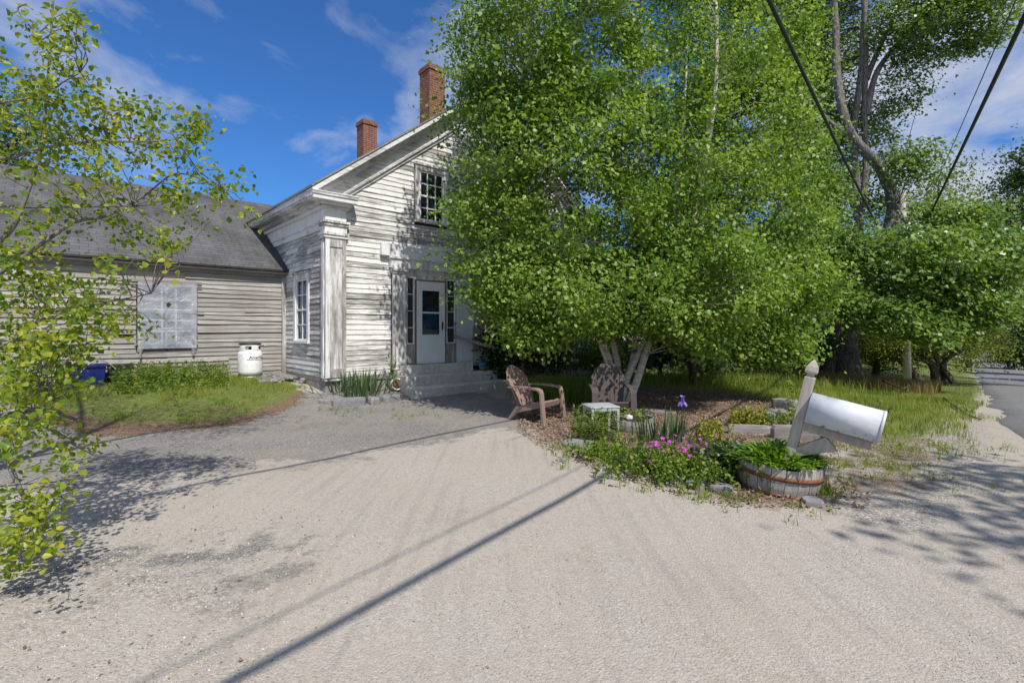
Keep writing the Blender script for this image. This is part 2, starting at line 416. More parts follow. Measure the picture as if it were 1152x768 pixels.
def mat_clear(name, tint=(.9, .95, 1), fac=.75, rough=.05):
    m, g, b = newmat(name, rough, .6); b.inputs['Base Color'].default_value = (.03, .035, .04, 1)
    nt = m.node_tree; tr = g.n('ShaderNodeBsdfTransparent'); tr.inputs[0].default_value = (*tint, 1)
    mx = g.n('ShaderNodeMixShader', Fac=fac); nt.links.new(b.outputs[0], mx.inputs[1]); nt.links.new(tr.outputs[0], mx.inputs[2])
    nt.links.new(mx.outputs[0], nt.nodes['Material Output'].inputs[0]); return m
M['clear'] = mat_clear('clear_window_glass')
def mat_plastic():
    m, g, b = newmat('clear_plastic_sheet', .16, .6)
    n = g.noise(g.mapp(g.coord(), (1, 1, 1)), 4, 5, .6, .8)
    g.set(b.inputs['Base Color'], g.ramp(n, [(.35, (.42, .48, .58)), (.7, (.74, .78, .86))]))
    g.set(b.inputs['Normal'], g.bump(g.noise(g.coord(), 7, 4, .6, 1.2), .9, .03))
    nt = m.node_tree; tr = g.n('ShaderNodeBsdfTransparent')
    mx = g.n('ShaderNodeMixShader', Fac=.52); nt.links.new(b.outputs[0], mx.inputs[1]); nt.links.new(tr.outputs[0], mx.inputs[2])
    nt.links.new(mx.outputs[0], nt.nodes['Material Output'].inputs[0]); return m
M['plastic'] = mat_plastic()

def mat_leaf(name, dark, mid, light, trans=.35, rough=.42, spec=.45, tcol=None):
    m, g, b = newmat(name, rough, spec); nt = m.node_tree
    v = g.attr('var'); n = g.noise(g.coord(), .8, 3)
    f = g.m('ADD', g.m('MULTIPLY', v, .75), g.m('MULTIPLY', n, .3))
    c = g.ramp(f, [(.12, dark), (.5, mid), (.92, light)])
    g.set(b.inputs['Base Color'], c)
    t = g.n('ShaderNodeBsdfTranslucent')
    g.set(t.inputs['Color'], g.mix(1., c, tcol or (1.5, 1.45, .55), 'MULTIPLY'))
    mx = g.n('ShaderNodeMixShader', Fac=trans); nt.links.new(b.outputs[0], mx.inputs[1]); nt.links.new(t.outputs[0], mx.inputs[2])
    nt.links.new(mx.outputs[0], nt.nodes['Material Output'].inputs[0]); return m
M['leaf_birch'] = mat_leaf('birch_leaf', (.06, .135, .014), (.17, .28, .034), (.34, .46, .11), .42, .44, .4, (1.4, 1.4, .55))
M['leaf_maple'] = mat_leaf('maple_leaf', (.065, .135, .024), (.135, .235, .046), (.27, .385, .095), .36, .38, .5)
M['leaf_near'] = mat_leaf('poplar_leaf', (.085, .165, .012), (.19, .275, .018), (.37, .39, .045), .48, .4, .45)
M['leaf_apple'] = mat_leaf('apple_leaf', (.085, .13, .015), (.15, .20, .025), (.24, .28, .045), .35, .5, .3)
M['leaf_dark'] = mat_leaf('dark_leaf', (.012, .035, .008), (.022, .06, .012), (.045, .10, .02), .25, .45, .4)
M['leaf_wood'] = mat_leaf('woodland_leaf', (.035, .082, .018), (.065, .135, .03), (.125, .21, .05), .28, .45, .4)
M['needle'] = mat_leaf('pine_needle', (.02, .05, .018), (.045, .085, .03), (.09, .13, .05), .2, .5, .3)
M['grass'] = mat_leaf('grass_blade', (.10, .16, .022), (.20, .275, .04), (.35, .355, .09), .35, .5, .3)
M['grass_dry'] = mat_leaf('dry_grass', (.16, .13, .05), (.26, .19, .075), (.36, .27, .12), .3, .6, .2, (1.2, 1.1, .7))
M['weed'] = mat_leaf('weed_leaf', (.08, .15, .018), (.15, .235, .03), (.25, .31, .05), .35, .45, .35)
M['iris'] = mat_leaf('iris_leaf', (.06, .115, .05), (.10, .165, .075), (.16, .22, .10), .25, .45, .35, (1.2, 1.3, .8))
M['barrel_leaf'] = mat_leaf('barrel_leaf', (.075, .17, .014), (.14, .28, .024), (.23, .37, .045), .35, .35, .45)
M['fern'] = mat_leaf('bright_leaf', (.08, .15, .015), (.15, .24, .025), (.24, .31, .05), .35, .45, .35)
M['yellowleaf'] = mat_leaf('yellow_leaf', (.14, .17, .02), (.26, .27, .03), (.40, .36, .05), .35, .45, .35)
M['petal_pink'] = mat_leaf('pink_petal', (.45, .05, .40), (.60, .08, .52), (.70, .18, .62), .3, .5, .2, (1.1, .9, 1.1))
M['petal_violet'] = mat_leaf('violet_petal', (.16, .10, .42), (.27, .18, .58), (.42, .33, .72), .3, .5, .2, (1, 1, 1.1))
M['litter'] = mat_leaf('leaf_litter', (.09, .062, .045), (.22, .155, .115), (.37, .285, .215), .1, .8, .1, (1, 1, 1))

def mat_bark(name, lo, hi, scale=(6, 6, .9), ns=3, strength=.9, dist=.05):
    m, g, b = newmat(name, .9, .12)
    f = g.noise(g.mapp(g.coord(), scale), ns, 6, .65, .5); v = g.vor(g.mapp(g.coord(), scale), ns * 1.3)
    hgt = g.m('ADD', f, g.m('MULTIPLY', v, .6))
    lich = g.noise(g.coord(), 2.2, 5, .7)
    c = g.ramp(hgt, [(.45, lo), (.95, hi)])
    c = g.mix(g.ramp(lich, [(.52, 0), (.72, .5)]), c, tuple(min(1, x * 1.4 + .02) for x in hi))
    g.set(b.inputs['Base Color'], c); g.set(b.inputs['Normal'], g.bump(hgt, strength, dist)); return m
M['bark_maple'] = mat_bark('maple_bark', (.02, .017, .014), (.105, .093, .082))
M['bark_dark'] = mat_bark('dark_bark', (.03, .024, .02), (.10, .085, .07))
M['bark_limb_sunlit'] = mat_bark('sunlit_limb_bark', (.05, .045, .04), (.22, .205, .19), (4, 4, .9), 4, .9, .05)  # same maple bark, coloured paler to paint sunlight on the limbs
M['bark_grey'] = mat_bark('grey_bark', (.07, .06, .052), (.22, .20, .185), (4, 4, 2), 5, .4, .02)
def mat_birchbark():
    m, g, b = newmat('birch_bark', .7, .2)
    f = g.noise(g.mapp(g.coord(), (1.2, 1.2, 9)), 3.2, 6, .7); f2 = g.noise(g.mapp(g.coord(), (1.5, 1.5, 2.5)), 2.5, 4, .6)
    c = g.ramp(f, [(.3, (.10, .085, .07)), (.42, (.52, .47, .41)), (.6, (.70, .66, .60))])
    c = g.mix(g.ramp(f2, [(.56, 0), (.68, .85)]), c, (.09, .075, .065))
    g.set(b.inputs['Base Color'], c); g.set(b.inputs['Normal'], g.bump(f, .4, .01)); return m
M['bark_birch'] = mat_birchbark()

# ------------------------------------------------------------------ ground
def mat_ground():
    m, g, b = newmat('gravel_ground', .92, .15)
    co = g.coord()
    aL, aB, aA, aD, aG = (g.attr(k) for k in ('z_lawn', 'z_bed', 'z_asph', 'z_dirt', 'z_rough'))
    nA = g.noise(co, 1.1, 7, .68); nB = g.noise(co, 5.5, 5, .65); nC = g.noise(co, .42, 4, .6); nF = g.noise(co, 26, 4, .7)
    d1 = g.vor(co, 62., 'Color'); dd1 = g.vor(co, 62.); d2 = g.vor(co, 140., 'Color')
    s1 = g.n('ShaderNodeSeparateColor'); g.set(s1.inputs[0], d1); s2 = g.n('ShaderNodeSeparateColor'); g.set(s2.inputs[0], d2)
    peb = g.m('ADD', g.m('MULTIPLY', s1.outputs[0], .5), g.m('MULTIPLY', s2.outputs[1], .5))
    grav = g.ramp(peb, [(.1, (.18, .162, .145)), (.35, (.33, .307, .28)), (.6, (.44, .415, .385)), (.9, (.62, .595, .56))])
    fines = g.mix(g.ramp(nF, [(.3, 0), (.75, 1)]), (.35, .315, .27), (.475, .433, .38))
    sand = g.mix(g.ramp(nB, [(.4, 0), (.8, .8)]), fines, (.44, .385, .325))
    base = g.mix(g.ramp(g.m('ADD', nA, g.m('MULTIPLY', nB, .35)), [(.50, 0), (.78, .8)]), g.mix(.58, grav, fines), sand)
    # loose, darker, coarser stone in the rough margins
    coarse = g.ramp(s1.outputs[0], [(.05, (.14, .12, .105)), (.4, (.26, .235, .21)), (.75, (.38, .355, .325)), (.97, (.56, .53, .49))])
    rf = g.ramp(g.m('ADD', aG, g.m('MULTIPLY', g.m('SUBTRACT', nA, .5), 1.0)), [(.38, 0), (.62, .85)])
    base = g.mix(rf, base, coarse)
    # worn old asphalt
    asph = g.ramp(g.m('ADD', g.m('MULTIPLY', peb, .7), g.m('MULTIPLY', nF, .3)), [(.2, (.075, .074, .073)), (.5, (.15, .148, .146)), (.85, (.37, .36, .35))])
    af = g.ramp(g.m('ADD', aA, g.m('MULTIPLY', g.m('SUBTRACT', g.m('ADD', g.m('MULTIPLY', nA, .75), g.m('MULTIPLY', nB, .35)), .55), 2.2)), [(.30, 0), (.46, .85)])
    base = g.mix(af, base, asph)
    tan = g.ramp(g.m('ADD', g.m('MULTIPLY', nC, .7), g.m('MULTIPLY', nA, .45)), [(.52, 0), (.74, .4)])
    base = g.mix(tan, base, (.40, .35, .29))
    wv = g.noise(g.mapp(co, (1, .9, 1), (0, 0, 0), (0, 0, -.62)), .9, 3); trk = g.noise(g.mapp(co, (7, .25, 1), (0, 0, 0), (0, 0, -.35)), 1.6, 3)
    base = g.mix(g.ramp(g.m('MULTIPLY', trk, g.m('ADD', wv, .5)), [(.50, 0), (.70, .45)]), base, (.30, .272, .24))
    spot = g.ramp(g.m('ADD', g.m('MULTIPLY', nB, .55), g.m('MULTIPLY', nC, .5)), [(.60, 0), (.68, .45)])
    base = g.mix(spot, base, (.25, .18, .12))
    # bare leaf mould
    mould = g.ramp(g.m('ADD', g.m('MULTIPLY', nF, .6), g.m('MULTIPLY', nB, .45)), [(.3, (.07, .05, .037)), (.55, (.19, .135, .10)), (.75, (.33, .255, .20))])
    mb = g.ramp(g.m('ADD', aB, g.m('MULTIPLY', g.m('SUBTRACT', g.m('ADD', nA, g.m('MULTIPLY', nB, .5)), .75), 1.2)), [(.38, 0), (.6, 1)])
    base = g.mix(mb, base, mould)
    rust = g.ramp(nF, [(.3, (.11, .06, .035)), (.7, (.24, .15, .09))])
    base = g.mix(g.ramp(g.m('ADD', aD, g.m('MULTIPLY', g.m('SUBTRACT', g.m('ADD', nA, nB), 1.), 1.3)), [(.4, 0), (.62, .9)]), base, rust)
    turf = g.ramp(g.m('ADD', g.m('MULTIPLY', nF, .5), g.m('MULTIPLY', nA, .5)), [(.3, (.075, .10, .024)), (.55, (.14, .175, .04)), (.75, (.24, .22, .09))])
    base = g.mix(g.ramp(g.m('ADD', aL, g.m('MULTIPLY', g.m('SUBTRACT', g.m('ADD', nA, g.m('MULTIPLY', nB, .5)), .75), 1.0)), [(.4, 0), (.62, 1)]), base, turf)
    g.set(b.inputs['Base Color'], base)
    hb = g.m('ADD', g.m('MULTIPLY', dd1, -.8), g.m('ADD', g.m('MULTIPLY', g.vor(co, 140.), -.4), g.m('MULTIPLY', nB, .25)))
    fleck = g.ramp(s2.outputs[2], [(.0, 1), (.07, 1), (.08, 0)], 'CONSTANT'); fleck2 = g.ramp(s2.outputs[0], [(.0, 0), (.955, 0), (.96, 1)], 'CONSTANT')
    keep = g.m('SUBTRACT', 1., g.m('MAXIMUM', mb, aL), None, True)
    base = g.mix(g.m('MULTIPLY', g.m('MULTIPLY', fleck, .4), keep), base, (.13, .12, .11)); base = g.mix(g.m('MULTIPLY', g.m('MULTIPLY', fleck2, .4), keep), base, (.66, .64, .61))
    g.set(b.inputs['Base Color'], base)
    g.set(b.inputs['Normal'], g.bump(hb, .6, .009))
    return m
def axis(bands):
    out = []
    for a, b, st in bands: out += list(np.arange(a, b, st))
    return np.array(out)
xs = axis([(-500, -60, 40), (-60, -20, 4), (-20, -9, .5), (-9, 8, .11), (8, 20, .3), (20, 60, .6), (60, 160, 6), (160, 620, 40)])
ys = axis([(-300, -20, 40), (-20, 1, 1.), (1, 9.5, .10), (9.5, 18, .18), (18, 40, .4), (40, 160, 4), (160, 700, 40)])
XX, YY = np.meshgrid(xs, ys); ZZ = zt(XX, YY)
nx, ny = len(xs), len(ys)
gv = np.stack([XX.ravel(), YY.ravel(), ZZ.ravel()], 1)
ii, jj = np.meshgrid(np.arange(nx - 1), np.arange(ny - 1)); a0 = (jj * nx + ii).ravel()
gf = np.stack([a0, a0 + 1, a0 + nx + 1, a0 + nx], 1)
MG = mat_ground()
gr = npmesh('ground', gv, gf, MG, smooth=True); tag(gr, kind='structure')
def soft(P, wd): return np.clip(.5 + poly_sd(XX, YY, P) / (2 * wd), 0, 1)
zones = {
 'z_lawn': np.maximum(soft(LAWN_WING, .3) * lerp(1., .6, sst(1.7, 3.3, 2.6 - house_local(XX, YY)[1])), soft(LAWN_ROAD, .55)),
 'z_bed': np.maximum(soft(BED, .35) * np.where(YY > 7, 1, .9), .56 * soft([(2.8, 4.7), (4.2, 4.9), (6.0, 6.9), (7.2, 8.6), (5.2, 7.9), (3.7, 6.4)], .5)),
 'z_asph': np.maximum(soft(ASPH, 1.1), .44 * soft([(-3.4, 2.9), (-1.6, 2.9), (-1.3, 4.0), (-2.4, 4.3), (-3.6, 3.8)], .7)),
 'z_dirt': soft(WING_DIRT, .3),
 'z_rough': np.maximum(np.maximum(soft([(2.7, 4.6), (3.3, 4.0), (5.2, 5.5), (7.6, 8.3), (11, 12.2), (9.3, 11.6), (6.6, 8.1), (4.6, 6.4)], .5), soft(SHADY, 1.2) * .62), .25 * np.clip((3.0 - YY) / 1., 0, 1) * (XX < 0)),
}
for k, z in zones.items():
    at_ = gr.data.attributes.new(k, 'FLOAT', 'POINT'); at_.data.foreach_set('value', z.ravel().astype(np.float32))

# the paved road, a sheet just above the ground
def mat_road():
    m, g, b = newmat('road_asphalt', .85, .2); co = g.coord()
    n = g.noise(co, 60, 3, .7); n2 = g.noise(co, .6, 4); n3 = g.noise(co, 6, 5, .65)
    c = g.ramp(g.m('ADD', g.m('MULTIPLY', n, .6), g.m('MULTIPLY', n3, .4)), [(.3, (.12, .12, .125)), (.55, (.21, .21, .213)), (.8, (.31, .31, .31))])
    c = g.mix(g.ramp(n2, [(.45, 0), (.7, .4)]), c, (.22, .215, .21))
    g.set(b.inputs['Base Color'], c); g.set(b.inputs['Normal'], g.bump(n, .4, .008)); return m
rv, rf = [], []
ts = np.concatenate([np.arange(-6, 40, .25), np.arange(40, 130, 1.5), np.arange(130, 420, 12)])
RW = 4.6; K = 9
for i, t in enumerate(ts):
    e0 = (vnoise(t, 0, .6, 9) - .5) * .22 + (vnoise(t, 0, 2.5, 4) - .5) * .3; e1 = (vnoise(t, 7, .7, 9) - .5) * .3
    for k in range(K):
        e = (vnoise(t, 0, .6, 9) - .5) * .28 + (vnoise(t, 0, 2.5, 4) - .5) * .35 if k == 0 else ((vnoise(t, 7, .7, 9) - .5) * .3 if k == K - 1 else 0)
        q = RW * (0, .025, .12, .25, .5, .75, .88, .975, 1)[k] + float(e0 if k < 2 else (e1 if k > K - 3 else 0)) - .42 * min(1, max(0, t - 8) / 8)
        # origin of the left edge, then along the road and across it
        x = 1.016 * .548 + t * .673 + q * .740 + .0; y = -1.016 * .498 + t * .740 - q * .673
        rv.append((x, y, ztf(x, y) + (-.03 if k in (0, K - 1) else .04 + .03 * math.sin(math.pi * k / (K - 1)))))
    if i:
        for k in range(K - 1):
            b0 = (i - 1) * K + k; rf.append((b0, b0 + 1, b0 + K + 1, b0 + K))
ro = npmesh('road', np.array(rv), np.array(rf), mat_road(), smooth=True); tag(ro, kind='structure')
# ------------------------------------------------------------------ farmhouse (house-local metres: x along the gable wall, y back, z up)
HW, HD = 9.0, 11.0
house = thing('farmhouse', 'weathered white clapboard farmhouse with flaking paint, gable end and low grey wing', 'house', (CX, CY, 0), ROT)
ZE, SL = 4.62, .755                    # main eave height and roof slope
def zroof(lx): return ZE + SL * (min(lx, HW - lx) + .42)
SILL = .53
rg = random.Random(3)
def clap(mb, P, u0, u1, z0, z1, ex, opens, top=None, wob=.006, gap=.0, thick=.021, loose=.03, broken=.0):
    """lap boards on a wall; P(u, out, z) maps wall coordinates to house-local metres"""
    z = z0
    while z < z1 - .02:
        zt_ = min(z + ex + .012, z1 + .02)
        a, b = (u0, u1) if top is None else top(z + ex * .5)
        if b - a > .1:
            iv = [(a, b)]
            for (o0, o1, oz0, oz1) in opens:
                if z + ex * .6 > oz0 and z + ex * .4 < oz1:
                    nv = []
                    for (p, q) in iv:
                        if o1 <= p or o0 >= q: nv.append((p, q)); continue
                        if o0 > p: nv.append((p, o0))
                        if o1 < q: nv.append((o1, q))
                    iv = nv
            for (p, q) in iv:
                x = p
                while x < q - .01:
                    L = rg.uniform(.9, 3.6); e = min(x + L, q)
                    if q - e < .25: e = q
                    if broken and rg.random() < broken and e - x > .3:
                        e2 = x + rg.uniform(.15, .5)
                        if e2 < e: x = e2; continue
                    va = rg.random(); k0, k1 = rg.uniform(-wob, wob), rg.uniform(-wob, wob); t0, t1 = thick + rg.uniform(-.003, .004), thick + rg.uniform(-.003, .004)
                    if rg.random() < loose: t0 += rg.uniform(.006, .02)
                    if rg.random() < loose: t1 += rg.uniform(.006, .02); k1 -= rg.uniform(0, .014)
                    n = max(2, int((e - x) / .5) + 1); rr = [rg.uniform(-wob * .4, wob * .4) for _ in range(n + 1)]
                    bi = len(mb.v)
                    for i in range(n + 1):
                        f = i / n; u = lerp(x, e - gap, f); kk = lerp(k0, k1, f) + rr[i]; tt = lerp(t0, t1, f)
                        zz = z + kk
                        for (o, h_) in ((0, 0), (tt, 0), (tt, .004), (.004, zt_ - z), (0, zt_ - z)):
                            mb.v.append(tuple(P(u, o + .001, zz + h_)))
                    for i in range(n):
                        for j in range(5):
                            q0 = bi + i * 5 + j; q1 = bi + i * 5 + (j + 1) % 5
                            mb.face((q0, q1, q1 + 5, q0 + 5), va)
                    mb.face([bi + j for j in range(4, -1, -1)], va); mb.face([bi + n * 5 + j for j in range(5)], va)
                    x = e
        z += ex
Pg = lambda u, o, z: V(u, -o, z)            # gable wall
Ps = lambda u, o, z: V(-o, u, z)            # left side wall
Pw = lambda u, o, z: V(u, 2.6 - o, z)       # front wall of the wing
DOORW = (1.55, 4.30, .5, 3.42); ATT = (2.18, 3.18, 4.24, 5.72)
# -- gable wall
mb = MB(); b0 = len(mb.v)
mb.v += [(0, 0, SILL - .06), (HW, 0, SILL - .06), (HW, 0, zroof(HW) - .1), (HW / 2, 0, zroof(HW / 2) - .1), (0, 0, zroof(0) - .1)]
mb.v += [(x, .12, z) for (x, _, z) in mb.v[b0:b0 + 5]]
mb.face((0, 1, 2, 3, 4)); mb.face((9, 8, 7, 6, 5))
for i in range(5): mb.face((i, i + 5, (i + 1) % 5 + 5, (i + 1) % 5))
core = mb.build('wall', M['darkwood'], house)
def gtop(z):
    s = (z + .62 - ZE) / SL - .42
    return (max(.42, s), min(HW - .42, HW - s)) if z > 4.3 else (.42, HW - .42)
mb = MB(); clap(mb, Pg, 0, HW, SILL, 8.2, .118, [DOORW, ATT, (5.55, 6.75, 1.2, 3.0)], gtop, wob=.010, loose=.12)
tag(mb.build('siding', M['clap_white'], core), 'gable siding of flaking white clapboards')
# -- left side wall
mb = MB(); mb.box(.0, .12, .13, 1.0, SILL - .06, 4.42); mb.box(.0, .12, 1.93, HD, SILL - .06, 4.42); mb.box(.0, .12, 1.0005, 1.9295, SILL - .06, 1.34); mb.box(.0, .12, 1.0005, 1.9295, 2.88, 4.42)
core2 = mb.build('wall', M['darkwood'], house)
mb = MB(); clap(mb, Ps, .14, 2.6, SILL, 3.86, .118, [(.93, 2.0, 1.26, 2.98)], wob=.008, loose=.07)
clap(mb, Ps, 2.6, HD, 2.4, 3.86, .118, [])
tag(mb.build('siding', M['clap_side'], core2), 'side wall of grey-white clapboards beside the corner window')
mb = MB(); mb.box(HW - .12, HW, .13, HD, SILL - .06, 4.42); mb.box(.13, HW - .13, HD - .12, HD, SILL, 4.6)
mb.build('wall', M['clap_side'], house)
# -- foundation
mb = MB(); mb.box(-.02, HW + .02, .01, .4, -.4, SILL - .065); mb.box(-.021, .38, .405, 2.55, -.4, SILL - .066)
mb.box(-12, -.03, 2.585, 2.9, -.4, .50)
mb.build('foundation', M['stone'], house)
mb = MB(); mb.box(-.03, HW + .03, -.025, .0, SILL - .10, SILL - .005); mb.box(-.026, -.001, .02, 2.55, SILL - .10, SILL - .006)
mb.build('sill_board', M['oldwood'], house)
# -- wing
mb = MB(); mb.box(-12, -.005, 2.6, 2.72, .30, 3.06); mb.box(-12, -11.88, 2.73, 9.5, .3, 3.06); mb.box(-12, -.01, 9.51, 9.6, .3, 3.0)
b0 = len(mb.v); mb.v += [(-12, 2.62, 3.06), (-12, 9.5, 3.06), (-12, 6.1, 5.4), (-11.9, 2.62, 3.06), (-11.9, 9.5, 3.06), (-11.9, 6.1, 5.4)]
mb.face((b0, b0 + 2, b0 + 1)); mb.face((b0 + 3, b0 + 4, b0 + 5))
corew = mb.build('wall', M['darkwood'], house)
mb = MB(); clap(mb, Pw, -12, -.13, .45, 2.90, .105, [(-3.12, -1.98, 1.14, 2.62)], wob=.018, loose=.26, broken=.03, thick=.026)
tag(mb.build('siding', M['clap_wing'], corew), 'wing wall of bare silver-grey warped boards')
mb = MB(); mb.box(-.125, -.02, 2.555, 2.6, .42, 2.92); mb.build('corner_board', M['trim'], corew)
mb = MB(); mb.box(-12, -.01, 2.545, 2.6, 2.905, 3.02); mb.box(-12, -.012, 2.40, 2.546, 2.99, 3.03)
mb.build('eave_board', M['oldwood'], corew)
# -- roofs
def slab(mb, p, t, uvw=True):
    """roof panel: p = eave-left, eave-right, ridge-right, ridge-left (top face), thickness t"""
    p = [Vector(q) for q in p]; b = len(mb.v); dn = V(0, 0, -t)
    mb.v += [tuple(q) for q in p] + [tuple(q + dn) for q in p]
    L = (p[1] - p[0]).length; S = (p[3] - p[0]).length
    mb.face((b, b + 1, b + 2, b + 3), 0, 0, [(0, 0), (L, 0), (L, S), (0, S)])
    for q in ((4, 7, 6, 5), (0, 4, 5, 1), (1, 5, 6, 2), (2, 6, 7, 3), (3, 7, 4, 0)): mb.face([b + i for i in q], 0, 1 if q[0] != 4 else 1)
mb = MB(); zr = zroof(HW / 2)
slab(mb, [(-.44, HD + .3, ZE), (-.44, -.355, ZE), (HW / 2, -.355, zr), (HW / 2, HD + .3, zr)], .05)
slab(mb, [(HW + .44, -.355, ZE), (HW + .44, HD + .3, ZE), (HW / 2, HD + .3, zr), (HW / 2, -.355, zr)], .05)
roof = mb.build('roof', [M['shingle'], M['oldwood']], house)
mb = MB()
slab(mb, [(-12.3, 2.36, 3.09), (.8, 2.36, 3.09), (.8, 6.1, 5.53), (-12.3, 6.1, 5.53)], .045)
slab(mb, [(.6, 9.84, 3.09), (-12.3, 9.84, 3.09), (-12.3, 6.1, 5.53), (.6, 6.1, 5.53)], .045)
tag(mb.build('roof', [M['shingle'], M['darkwood']], house), 'low grey shingled roof of the wing')
# -- chimneys
def chimney(x, y, s, z0, z1, lab):
    mb = MB(); mb.box(x, x + s, y, y + s, z0, z1 - .17)
    mb.box(x - .035, x + s + .035, y - .035, y + s + .035, z1 - .168, z1 - .06); mb.box(x - .01, x + s + .01, y - .01, y + s + .01, z1 - .059, z1)
    c = mb.build('chimney', M['brick'], roof); c['label'] = lab
    mb = MB(); mb.box(x + .13, x + s - .13, y + .13, y + s - .13, z1 + .0005, z1 + .02)
    mb.build('flue', M['darkwood'], c)
CH = (chimney(4.05, 2.2, .56, 7.2, 9.72, 'taller red brick chimney nearer the gable'), chimney(3.62, 5.8, .52, 7.0, 9.02, 'shorter red brick chimney further back'))
# -- rake and eave cornices
def rake(mb, top, bot, y0, y1, ext=.42):
    for sgn in (0, 1):
        p = []
        for (lx) in (-ext, HW / 2):
            zz = ZE + SL * (lx + .42); X = lx if not sgn else HW - lx
            p.append((X, zz))
        (xa, za), (xb, zb) = p
        q = [V(xa, y0, za - bot), V(xb, y0, zb - bot), V(xb, y1, zb - bot), V(xa, y1, za - bot), V(xa, y0, za - top), V(xb, y0, zb - top), V(xb, y1, zb - top), V(xa, y1, za - top)]
        if sgn: q = [q[1], q[0], q[3], q[2], q[5], q[4], q[7], q[6]]
        mb.hexa(q, rg.random())
mb = MB()
rake(mb, .052, .17, -.335, -.012); rake(mb, .171, .215, -.30, -.0125); rake(mb, .216, .30, -.20, -.013, .36)
rake(mb, .301, .335, -.12, -.0135, .30); rake(mb, .336, .60, -.062, -.014, -.02); rake(mb, .601, .655, -.10, -.0145, -.1); rake(mb, .656, .74, -.055, -.015, -.2)
mb.build('rake_cornice', M['trim_h'], house)
mb = MB()
for sgn in (0, 1):
    def bx(x0, x1, *a):
        if sgn: x0, x1 = HW - x1, HW - x0
        mb.box(x0, x1, *a, rg.random())
    bx(-.40, -.375, -.31, HD, ZE - .17, ZE - .04); bx(-.374, -.05, -.30, HD, 4.40, 4.425); bx(-.374, -.34, -.299, HD, 4.426, 4.50)
    bx(-.19, -.0, -.10, HD, 4.30, 4.399); bx(-.11, -.0, -.07, HD, 4.22, 4.299)
    bx(-.05, .0, .12, HD, 3.98, 4.219); bx(-.062, .0, .121, HD, 3.93, 3.979); bx(-.045, .0, .122, HD, 3.80, 3.929)
mb.build('eave_cornice', M['trim_h'], house)
mb = MB()
for sgn in (0, 1):
    def bx(x0, x1, *a):
        if sgn: x0, x1 = HW - x1, HW - x0
        mb.box(x0, x1, *a, rg.random())
    bx(-.41, .60, -.345, -.0, 4.445, 4.50); bx(-.40, .575, -.325, -.0, 4.36, 4.444); bx(-.16, .50, -.20, .0, 4.30, 4.359); bx(-.13, .47, -.14, .0, 4.24, 4.299)
    bx(-.42, .61, -.355, .0, 4.501, 4.525)
    mb.build('cornice_return', M['trim_h'], house); mb = MB()
# -- corner pilasters
for sgn in (0, 1):
    mb = MB()
    def bx(x0, x1, *a):
        if sgn: x0, x1 = HW - x1, HW - x0
        mb.box(x0, x1, *a, rg.random())
    bx(-.05, .41, -.075, .12, SILL - .07, 3.60)                # shaft
    bx(-.052, .04, -.098, -.076, SILL, 3.56); bx(.32, .412, -.098, -.076, SILL, 3.56); bx(.041, .319, -.0975, -.0755, 3.40, 3.559); bx(.041, .319, -.097, -.0752, SILL, .72)
    bx(-.074, -.051, .0, .118, SILL, 3.55)
    for i, (o, z0, z1) in enumerate(((.03, 3.601, 3.66), (.055, 3.661, 3.72), (.02, 3.721, 3.86), (.05, 3.861, 3.92), (.075, 3.921, 3.97), (.01, 3.971, 4.239))):
        bx(-.05 - o, .41 + o, -.075 - o, .125 + o, z0, z1)
    mb.build('pilaster', M['trim'], house)
